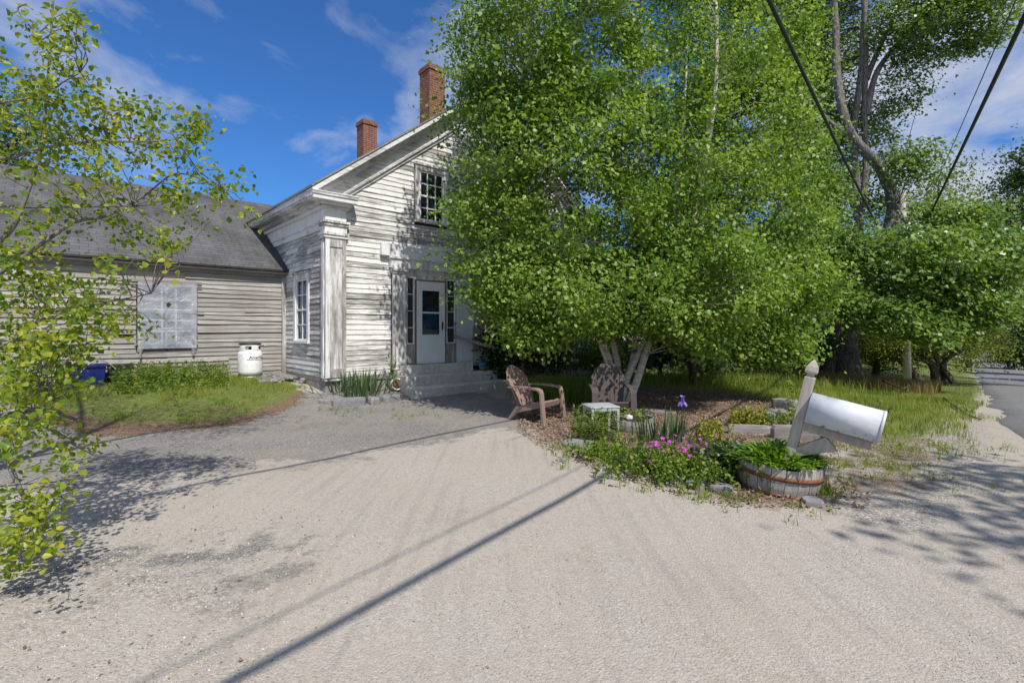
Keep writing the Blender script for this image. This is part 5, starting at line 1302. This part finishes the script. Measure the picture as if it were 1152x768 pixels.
for (c, r_, n) in (((-4.4, 3.0, 4.6), (1.4, 1.2, 1.2), 70), ((-3.3, 3.2, 6.1), (1.5, 1.2, .8), 75), ((-2.0, 3.2, 5.7), (1.0, .9, .55), 75), ((-5.4, 3.8, 3.2), (1.2, 1.1, 1.5), 55), ((-4.6, 4.1, 6.2), (1.2, 1.0, .8), 50)):
    C += list(ell(rng, [(near(c), r_, n)]))
C = np.array(C)
tw = MB(); twig_set(tw, C, Ls, rng, .008, .0022, .05, 2.2)
off = len(mb.v); mb.v += [(x - base[0], y - base[1], z - base[2]) for (x, y, z) in tw.v]
for f_ in tw.f: mb.face([i + off for i in f_], 0, 0, None, True)
mb.build('trunk', M['bark_grey'], root)
P1, t1 = cloud(rng, C[:nvis], (.066, .066, .062), 18, .7); P2, t2 = cloud(rng, C[nvis:], (.22, .22, .2), 26, .7)
leaf_mesh('crown', M['leaf_near'], root, np.concatenate([P1, P2]) - np.array(base), .044, .038, rng, .6, .45, 'ovate', np.concatenate([t1, t2]))

# ------------------------------------------------------------------ grass and other ground growth
def inside(P, n, rng, margin=0., yr=None):
    P = np.array(P); lo, hi = P.min(0), P.max(0); out = []
    tot = 0
    while tot < n:
        q = rng.uniform(lo, hi, (n * 2, 2)); q = q[poly_sd(q[:, 0], q[:, 1], P) > margin]
        out.append(q); tot += len(q)
    return np.concatenate(out)[:n]
def blades(name, mat, q, hmin, hmax, wd, rng, lean=.35, hf=None, zoff=0.):
    N = len(q); z = zt(q[:, 0], q[:, 1]) + zoff
    hgt = rng.uniform(hmin, hmax, N)
    if hf is not None: hgt = hgt * hf
    a = rng.uniform(0, 2 * np.pi, N); s = np.stack([np.cos(a), np.sin(a), 0 * a], 1); b = rng.uniform(0, 2 * np.pi, N)
    ld = np.stack([np.cos(b), np.sin(b), 0 * b], 1) * (rng.uniform(.1, 1, N) * lean)[:, None]
    base_ = np.stack([q[:, 0], q[:, 1], z - .01], 1); up = np.array([0, 0, 1.])
    W = (wd * rng.uniform(.7, 1.3, N))[:, None]; H = hgt[:, None]
    m_ = base_ + up * H * .55 + ld * H * .35; t_ = base_ + up * H * .95 + ld * H
    vv = np.stack([base_ - s * W, base_ + s * W, m_ + s * W * .7, m_ - s * W * .7, t_], 1)
    i = np.arange(N)[:, None] * 5
    va = np.clip(.5 + rng.normal(size=N) * .2 + (vnoise(q[:, 0], q[:, 1], .8, 8) - .5) * .8, 0, 1)
    f4 = i + np.array([[0, 1, 2, 3]]); f3 = i + np.array([[3, 2, 4, 4]])
    vv = np.concatenate([vv, t_[:, None, :] + s[:, None, :] * .0008], 1); i = np.arange(N)[:, None] * 6
    f = np.concatenate([i + np.array([[0, 1, 2, 3]]), i + np.array([[3, 2, 5, 4]])], 0)
    o = npmesh(name, vv.reshape(-1, 3), f, mat, None, np.concatenate([va, va])); return tag(o, None, None, None, 'stuff')
rng = np.random.default_rng(5)
q = inside(LAWN_WING, 30000, rng, -.12); lx, ly = house_local(q[:, 0], q[:, 1]); d = 2.6 - ly
dens = vnoise(q[:, 0], q[:, 1], .5, 2) * .6 + vnoise(q[:, 0], q[:, 1], .18, 6) * .4
kp = (dens > .37 + .36 * sst(1.5, 3.4, d)) & ~((lx < -3.0) & (d > 1.9) & (dens < .72)); q = q[kp]; d = d[kp]
tag(blades('grass', M['grass'], q, .035, .12, .004, rng, .8, lerp(1.0, .7, sst(1.5, 3.6, d))), 'sunlit tufted grass in front of the grey wing')
q = inside(LAWN_ROAD, 400000, rng, -.5); w_ = np.hypot(q[:, 0] - 7, q[:, 1] - 11)
kp = (rng.uniform(0, 1, len(q)) < np.clip(5.2 / np.maximum(w_, 1), .0, 1) ** 1.35) & (q[:, 1] < 55) & (poly_sd(q[:, 0], q[:, 1], LAWN_ROAD) > -.35 + .8 * (vnoise(q[:, 0], q[:, 1], .7, 3) - .35)); q = q[kp]
far = np.clip(np.hypot(q[:, 0], q[:, 1]) / 11, 1, 3.2)
print('lawn blades', len(q))
qs = inside(LAWN_ROAD[:12], 60000, rng, -.4); qs = qs[(np.hypot(qs[:, 0] - 6.5, qs[:, 1] - 11) < 6.5) & (vnoise(qs[:, 0], qs[:, 1], .5, 3) > .3)]
q = np.concatenate([q, qs]); far = np.clip(np.hypot(q[:, 0], q[:, 1]) / 11, 1, 3.2)
tag(blades('lawn_grass', M['grass'], q, .06, .17, .006, rng, .6, .75 + .25 * far), 'uncut grass between the leaf mould and the road')
c0 = ground(1050, 440)
q = c0.xy[:] + rng.normal(size=(9000, 2)) * np.array([1.7, 1.6]) + np.array([-.8, -.3]); q = q[(road_q(q[:, 0], q[:, 1]) < -1.6)]
tag(blades('dry_grass', M['grass_dry'], q, .25, .5, .007, rng, .6), 'reddish dry grass at the foot of the apple trees')
# weeds at the wing wall: leafy stems
def stems(name, pts, hmin, hmax, leafm, rng, L, W, per=14, lean=.25, parent=None, up=.4):
    P, D, T = [], [], []
    for (x, y) in pts:
        z = ztf(x, y); hh = rng.uniform(hmin, hmax); a = rng.uniform(0, 6.28); t = rng.uniform(0, 1)
        for k in range(per):
            f = (k + 1) / per; b = rng.uniform(0, 6.28)
            P.append((x + math.cos(a) * lean * f * f * hh, y + math.sin(a) * lean * f * f * hh, z + hh * f)); D.append((math.cos(b), math.sin(b), .55)); T.append(t)
    P, D = np.array(P), np.array(D)
    return P, D, np.array(T)
def weedpatch(name, pts, hmin, hmax, mat, seed, L, W, per=14, kind='stuff', label=None, lean=.25):
    rng = np.random.default_rng(seed); P, D, T = stems(name, pts, hmin, hmax, mat, rng, L, W, per, lean)
    o = leaf_mesh(name, mat, None, P, L, W, rng, .3, .1, 'ovate', T, D)
    return tag(o, label, None, None, kind)
pts = [hw(r_[0], 2.6 - r_[1]).xy[:] for r_ in zip(rng.uniform(-3.55, -1.55, 360), np.abs(rng.normal(size=360)) * .62 + .12)]
weedpatch('weeds', pts, .16, .46, M['weed'], 3, .075, .024, 16, label='tall leafy weeds along the foot of the wing wall')
pts = [hw(r_[0], 2.6 - r_[1]).xy[:] for r_ in zip(rng.uniform(-3.8, -1.7, 120), rng.uniform(1.0, 1.7, 120))]
weedpatch('weeds', pts, .08, .2, M['fern'], 4, .05, .03, 9, label='low broad-leaved weeds before the wing wall')
# shady grass behind the chairs
c_ = ground(632, 452); q = np.array(c_.xy[:]) + rng.normal(size=(5000, 2)) * np.array([.42, .42]) + np.array([0., .5])
tag(blades('tall_grass', M['weed'], q, .25, .62, .006, rng, .45), 'clump of tall shaded grass behind the garden chairs')
c_ = ground(800, 434); q = np.array(c_.xy[:]) + rng.normal(size=(6000, 2)) * np.array([1.7, .4]) + np.array([.4, .3])
tag(blades('tall_grass', M['grass'], q, .2, .5, .007, rng, .5), 'long grass at the back edge of the leaf mould')

# --- plants that stand alone
def strap_plant(name, lab, c, n, L, wd, mat, seed, sx=.25, sy=.2, spread=.5, bend=.4, cat='plant', z=None, stem_flower=None):
    r2 = random.Random(seed); z = ztf(c[0], c[1]) if z is None else z
    root = thing(name, lab, cat, (c[0], c[1], z)); mb = MB()
    for k in range(n):
        x, y = r2.gauss(0, sx), r2.gauss(0, sy); a = r2.uniform(0, 6.28); s = r2.uniform(.1, 1) * spread
        dx, dy = math.cos(a) * s + x * .8, math.sin(a) * s + y * .8
        mb.strap((x, y, -.02), (dx, dy, 1), L * r2.uniform(.6, 1.15), wd * r2.uniform(.7, 1.2), bend * r2.uniform(.2, 1.2), 5, r2.random())
    mb.build('leaves', mat, root); return root
c = ground(408, 440); p = hw(.55, -.45); strap_plant('iris_plant', 'grey-green sword-leaved iris clump at the house corner', (p.x, p.y), 150, .60, .05, M['iris'], 1, .34, .26, .5, .35)
p = hw(1.42, -.30); rngw = np.random.default_rng(9)
def leafy(name, lab, c, n, hmin, hmax, sx, sy, mat, seed, L, W, per=16, cat='plant', lean=.2, z0=0.):
    rng = np.random.default_rng(seed); z = ztf(c[0], c[1]) + z0; root = thing(name, lab, cat, (c[0], c[1], z))
    mb = MB(); P, D, T = [], [], []
    for k in range(n):
        if n <= 14 and k: mb.build('stem', mat, root); mb = MB()
        x, y = rng.normal() * sx, rng.normal() * sy; hh = rng.uniform(hmin, hmax); a = rng.uniform(0, 6.28); t = rng.uniform(.2, .9)
        lx_, ly_ = math.cos(a) * lean * hh, math.sin(a) * lean * hh
        if n > 14: mb.tube([(0, 0, -.07), (x * .5, y * .5, -.06), (x, y, -.03)], .004, 4, cap=False)
        mb.tube([(x, y, -.03), (x + lx_ * .3, y + ly_ * .3, hh * .5), (x + lx_, y + ly_, hh)], [.004, .003, .002], 4, cap=False)
        for i in range(per):
            f = (i + 2) / (per + 1); b = i * 2.4 + rng.uniform(-.4, .4); P.append((x + lx_ * f * f, y + ly_ * f * f, hh * f)); D.append((math.cos(b), math.sin(b), .5)); T.append(t)
    mb.build('stem' if n <= 14 else 'stems', mat, root)
    leaf_mesh('leaves', mat, root, np.array(P), L, W, rng, .4, .1, 'ovate', np.array(T), np.array(D)); return root
leafy('tall_weed', 'tall leafy weed standing between the iris leaves and the steps', (p.x, p.y), 6, .45, .85, .10, .08, M['weed'], 6, .085, .03)
# purple iris in the bed
gi = ground(745, 497)
ir = strap_plant('flag_iris', 'sword-leaved iris with one violet flower beside the pink cranesbill', (gi.x, gi.y), 60, .50, .04, M['iris'], 8, .20, .10, .3, .25)
fl = at(768, 450, gi.y) - Vector((gi.x, gi.y, ztf(gi.x, gi.y)))
mb = MB(); mb.tube([(fl.x - .02, 0, 0), (fl.x - .01, 0, .25), (fl.x, 0, fl.z - .03)], [.012, .011, .010], 6); mb.build('stem', M['iris'], ir)
mb = MB(); r2 = random.Random(2)
for k in range(12):
    a = k * 2.09 + (k // 3) * .5; upw = 2.6 if k % 2 else -.55
    mb.strap((fl.x, 0, fl.z - .02), (math.cos(a), math.sin(a), upw), .10, .065, .5 if k % 2 else 1.6, 4, r2.random(), .3)
mb.build('flower', M['petal_violet'], ir)
# pink cranesbill
gc = ground(765, 533); cb = leafy('cranesbill', 'sprawling cranesbill covered in magenta pink flowers at the bed edge', (gc.x, gc.y), 480, .10, .27, .34, .26, M['weed'], 12, .038, .034, 9, lean=.5)
rf_ = random.Random(8); mbf = None
fm = MB()
for k in range(5):
    a = k * 1.2566; fm.strap((0, 0, 0), (math.cos(a), math.sin(a), .25),   .024, .027, .2, 3, rf_.random(), .1)
blo = None
for k in range(74):
    x, y = rf_.gauss(.03, .26), rf_.gauss(-.02, .17)
    if abs(x) > .62: continue
    if blo is None: blo = o = fm.build('blossom', M['petal_pink'], cb)
    else: o = blo.copy(); COL.objects.link(o)
    o.parent = cb; o.location = (x, y, .30 + rf_.uniform(-.05, .07) - abs(x) * .12); o.rotation_euler = (rf_.uniform(-.6, .9), rf_.uniform(-.6, .6), rf_.uniform(0, 6)); s = rf_.uniform(.8, 1.25); o.scale = (s, s, s)
p = ground(822, 545); leafy('bellflower', 'dark leafy plant squeezed between the cranesbill and the half barrel', (p.x - .02, p.y + .25), 60, .2, .36, .11, .1, M['leaf_wood'], 19, .09, .045, 10, lean=.4)
p = ground(690, 530); leafy('low_weed', 'yellowish low weeds at the left end of the flower bed', (p.x - .0, p.y + .5), 80, .1, .25, .2, .15, M['fern'], 13, .05, .03, 9, lean=.4)
p = ground(676, 496); leafy('willow_weed', 'narrow-leaved weeds around the small pale table', (p.x - .02, p.y + .0), 46, .25, .48, .22, .10, M['fern'], 14, .09, .018, 14, lean=.3)
p = ground(797, 497); leafy('spurge', 'yellow-green spurge clump behind the cranesbill', (p.x, p.y - .1), 40, .18, .34, .12, .1, M['yellowleaf'], 15, .05, .03, 12, lean=.3)
p = ground(838, 478); leafy('spurge', 'bright yellow-leaved clump inside the timber border', (p.x, p.y), 44, .12, .34, .16, .12, M['yellowleaf'], 16, .06, .035, 12, lean=.3)
p = ground(868, 478); leafy('low_weed', 'bright low greenery behind the mailbox post', (p.x, p.y), 50, .08, .25, .28, .15, M['fern'], 17, .06, .035, 9, lean=.4)
p = ground(890, 474); leafy('sapling', 'slim bright green sapling left of the mailbox post', (p.x, p.y), 5, .5, .95, .06, .06, M['fern'], 18, .075, .04, 22, 'plant', .12)
p = (gs.x + .05, gs.y + .25); leafy('low_weed', 'seedlings growing in the low grey staved tub', p, 14, .05, .12, .12, .1, M['fern'], 20, .05, .03, 6, lean=.3, z0=.2)
# barrel plant: dense upright spoon-shaped leaves
bp = thing('barrel_plant', 'dense bright green leafy clump filling the half barrel', 'plant', (BARREL.x, BARREL.y, BARREL.z + .29)); mb = MB(); r2 = random.Random(9)
for k in range(760):
    a = r2.uniform(0, 6.28); q_ = math.sqrt(r2.random()) * .39; x, y = q_ * math.cos(a), q_ * math.sin(a); s = .5 + q_ * 2.2; b_ = a + r2.uniform(-1.3, 1.3)
    mb.strap((x, y, r2.uniform(-.02, .13) * (1 - (q_ / .42) ** 2)), (math.cos(b_) * s, math.sin(b_) * s, 1), r2.uniform(.09, .16), r2.uniform(.034, .052), r2.uniform(.4, 1.5), 4, r2.random(), .2)
mb.build('leaves', M['barrel_leaf'], bp)
# weeds in the gravel round the barrel
pts = []
rq = np.random.default_rng(4)
for (px, py, sx, n) in ((690, 525, .35, 14), (740, 552, .2, 8), (800, 562, .18, 14), (850, 570, .2, 7), (925, 556, .1, 20), (890, 575, .2, 6), (950, 525, .5, 60), (990, 505, .6, 80), (1040, 500, .5, 40), (1075, 470, .5, 40), (1000, 540, .5, 30), (655, 505, .2, 20), (700, 510, .25, 40), (220, 470, .6, 30), (455, 470, .4, 10), (390, 462, .5, 18), (145, 472, .3, 18)):
    p = ground(px, py)
    for k in range(n): pts.append((p.x + rq.normal() * sx, p.y + rq.normal() * sx * .5))
weedpatch('weeds', pts, .02, .09, M['weed'], 41, .026, .014, 7, label='small weeds scattered in the gravel and along the bed')
q = np.array([(p[0] + rq.normal() * .05, p[1] + rq.normal() * .05) for p in pts for _ in range(9)])
tag(blades('sparse_grass', M['grass'], q, .04, .14, .003, rq, .8), 'thin tufts of grass in the gravel')
c_ = ground(926, 560); q = np.array(c_.xy[:]) + rq.normal(size=(500, 2)) * .06 + np.array([.02, .2]); tag(blades('sparse_grass', M['grass'], q, .1, .26, .003, rq, .5), 'grass tuft against the right side of the half barrel')

# --- loose stones and fallen leaves
def scatter_stones(n, seed, region, smin, smax, name, mat):
    rng = np.random.default_rng(seed); q = region(rng, n); N = len(q)
    u = np.array([(1, 0, 0), (-1, 0, 0), (0, 1, 0), (0, -1, 0), (0, 0, 1), (0, 0, -1)], float)
    s = (smin + (smax - smin) * rng.uniform(0, 1, N) ** 3)[:, None, None]
    sc3 = rng.uniform(.6, 1.3, (N, 1, 3)) * np.array([1, 1, .6]); v = u[None] * sc3 * s + rng.normal(size=(N, 6, 3)) * s * .12
    a = rng.uniform(0, 6.28, N); c, si = np.cos(a)[:, None], np.sin(a)[:, None]
    x = v[:, :, 0] * c - v[:, :, 1] * si; y = v[:, :, 0] * si + v[:, :, 1] * c
    v = np.stack([x + q[:, :1], y + q[:, 1:2], v[:, :, 2] + (zt(q[:, 0], q[:, 1]))[:, None] + s[:, :, 0] * .15], 2)
    f = np.array([(0, 2, 4), (2, 1, 4), (1, 3, 4), (3, 0, 4), (2, 0, 5), (1, 2, 5), (3, 1, 5), (0, 3, 5)])
    F_ = (np.arange(N)[:, None, None] * 6 + f[None]).reshape(-1, 3)
    o = npmesh(name, v.reshape(-1, 3), F_, mat, None, np.repeat(rng.uniform(0, 1, N), 8)); return o
mp, gg, bb = newmat('loose_gravel', .9, .15)
gg.set(bb.inputs['Base Color'], gg.ramp(gg.attr('var'), [(.0, (.13, .12, .11)), (.25, (.30, .275, .25)), (.6, (.46, .43, .40)), (.85, (.54, .515, .485)), (1, (.64, .62, .59))]))
def reg1(rng, n):
    Y = 2.0 + 8.5 * rng.uniform(0, 1, n) ** 1.5; X = rng.uniform(-1.08, 1.08, n) * (Y + .3); k = vnoise(X, Y, 1.6, 4) + vnoise(X, Y, .5, 7) * .5 > .5; return np.stack([X, Y], 1)[k]
tag(scatter_stones(60000, 3, reg1, .002, .007, 'gravel', mp), 'loose grey and white gravel scattered over the drive', None, None, 'stuff')
def reg2(rng, n):
    a = inside(SHADY, n // 2, rng, -.9); a = a[poly_sd(a[:, 0], a[:, 1], SHADY) > rng.uniform(-.9, .9, len(a))]; b_ = inside([(2.9, 4.6), (3.3, 4.0), (5.2, 5.5), (7.6, 8.3), (10, 11.2), (8.6, 10.4), (6.6, 8.1), (4.6, 6.4)], n // 2, rng, -.2); return np.concatenate([a, b_])
tag(scatter_stones(22000, 4, reg2, .0025, .010, 'gravel', mp), 'coarser loose gravel along the drive margins', None, None, 'stuff')
rl = np.random.default_rng(6); q = inside(BED, 36000, rl, -.3); q = q[vnoise(q[:, 0], q[:, 1], .6, 5) > .3]
P = np.stack([q[:, 0], q[:, 1], zt(q[:, 0], q[:, 1]) + rl.uniform(.004, .03, len(q))], 1)
tag(leaf_mesh('leaf_litter', M['litter'], None, P, .036, .024, rl, 1.2, .0, 'ovate'), 'brown fallen leaves and bark under the birches', None, None, 'stuff')
q = np.concatenate([inside(SHADY, 160, rl, -.3), inside(WING_DIRT, 1800, rl, -.1)]); P = np.stack([q[:, 0], q[:, 1], zt(q[:, 0], q[:, 1]) + rl.uniform(.002, .015, len(q))], 1)
tag(leaf_mesh('leaf_litter', M['litter'], None, P, .024, .014, rl, 1.6, .0, 'ovate'), 'bits of brown leaf on the drive margins', None, None, 'stuff')
# dead twigs on the ground
def stick(name, lab, pts, r):
    mb = MB(); P = []
    for (px, py, up_) in pts: p = ground(px, py); p.z += up_; P.append(p)
    mb.tube(smoothline(P, 3), [lerp(r, r * .4, i / (len(P) * 3 - 3)) for i in range(len(P) * 3 - 2)], 6, jit=.1)
    return tag(mb.build(name, M['bark_dark']), lab, 'branch')
stick('fallen_branch', 'thin dead branch lying in the grass right of the mailbox', [(1062, 452, .1), (1076, 460, .05), (1088, 468, .03), (1104, 473, .02)], .03)
stick('fallen_branch', 'dark forked dead branch in the long grass behind the mailbox', [(994, 440, .35), (1004, 444, .3), (1016, 447, .25), (1024, 442, .3)], .035)

# ------------------------------------------------------------------ utility pole and cables
g0 = ground(1021, 431); Yp = g0.y; pxp = g0.x
up = thing('utility_pole', 'pale grey utility pole with a small transformer behind the maple', 'utility pole', g0)
mb = MB(); zt_ = at(1013, 215, Yp).z - g0.z; mb.tube([(0, 0, -.3), (-.1, 0, zt_ * .5), (-.25, 0, zt_)], [.17, .15, .12], 14); mb.build('pole', M['polewood'], up)
tp = at(1018, 258, Yp) - g0; mb = MB(); mb.lathe([(0, -.42), (.17, -.42), (.20, -.38), (.20, .34), (.17, .40), (0, .42)], 20, (tp.x + .22, -.12, tp.z)); mb.tube([(tp.x + .22, -.12, tp.z + .4), (tp.x + .22, -.12, tp.z + .62)], .045, 10); mb.build('transformer', M['transformer'], up)
mb = MB(); mb.box(-.3, .75, -.17, -.12, tp.z + .55, tp.z + .62); mb.build('crossarm', M['polewood'], up)
def cable(lab, a_px, a_py, n_px, n_py, Yn, r, sag, ext=1.5, nm='overhead_cable'):
    a = at(a_px, a_py, Yp); b_ = at(n_px, n_py, Yn); d = b_ - a; pts = []
    for k in range(41):
        t = k / 40 * ext; p = a + d * t; p.z += -sag * 4 * (t / ext) * (1 - t / ext) + sag * 4 * (1 / ext) * (1 - 1 / ext) * t; pts.append(p)
    mb = MB(); mb.tube(pts, r, 8)
    return tag(mb.build(nm, M['cable']), lab, 'cable', 'overhead cables from the utility pole')
cable('thick cable passing over the drive from the left of the maple', 1003, 285, 865, 0, 6.2, .028, .25, 1.6)
cable('thickest cable rising to the top right corner of the view', 1036, 262, 1152, 20, 6.6, .033, .15, 1.9)
cable('thin wire just left of the thickest cable', 1040, 235, 1143, 0, 7.5, .009, .1, 1.7)
cable('thin wire passing across the maple crown', 1018, 172, 1064, 0, 11, .010, .05, 1.7)
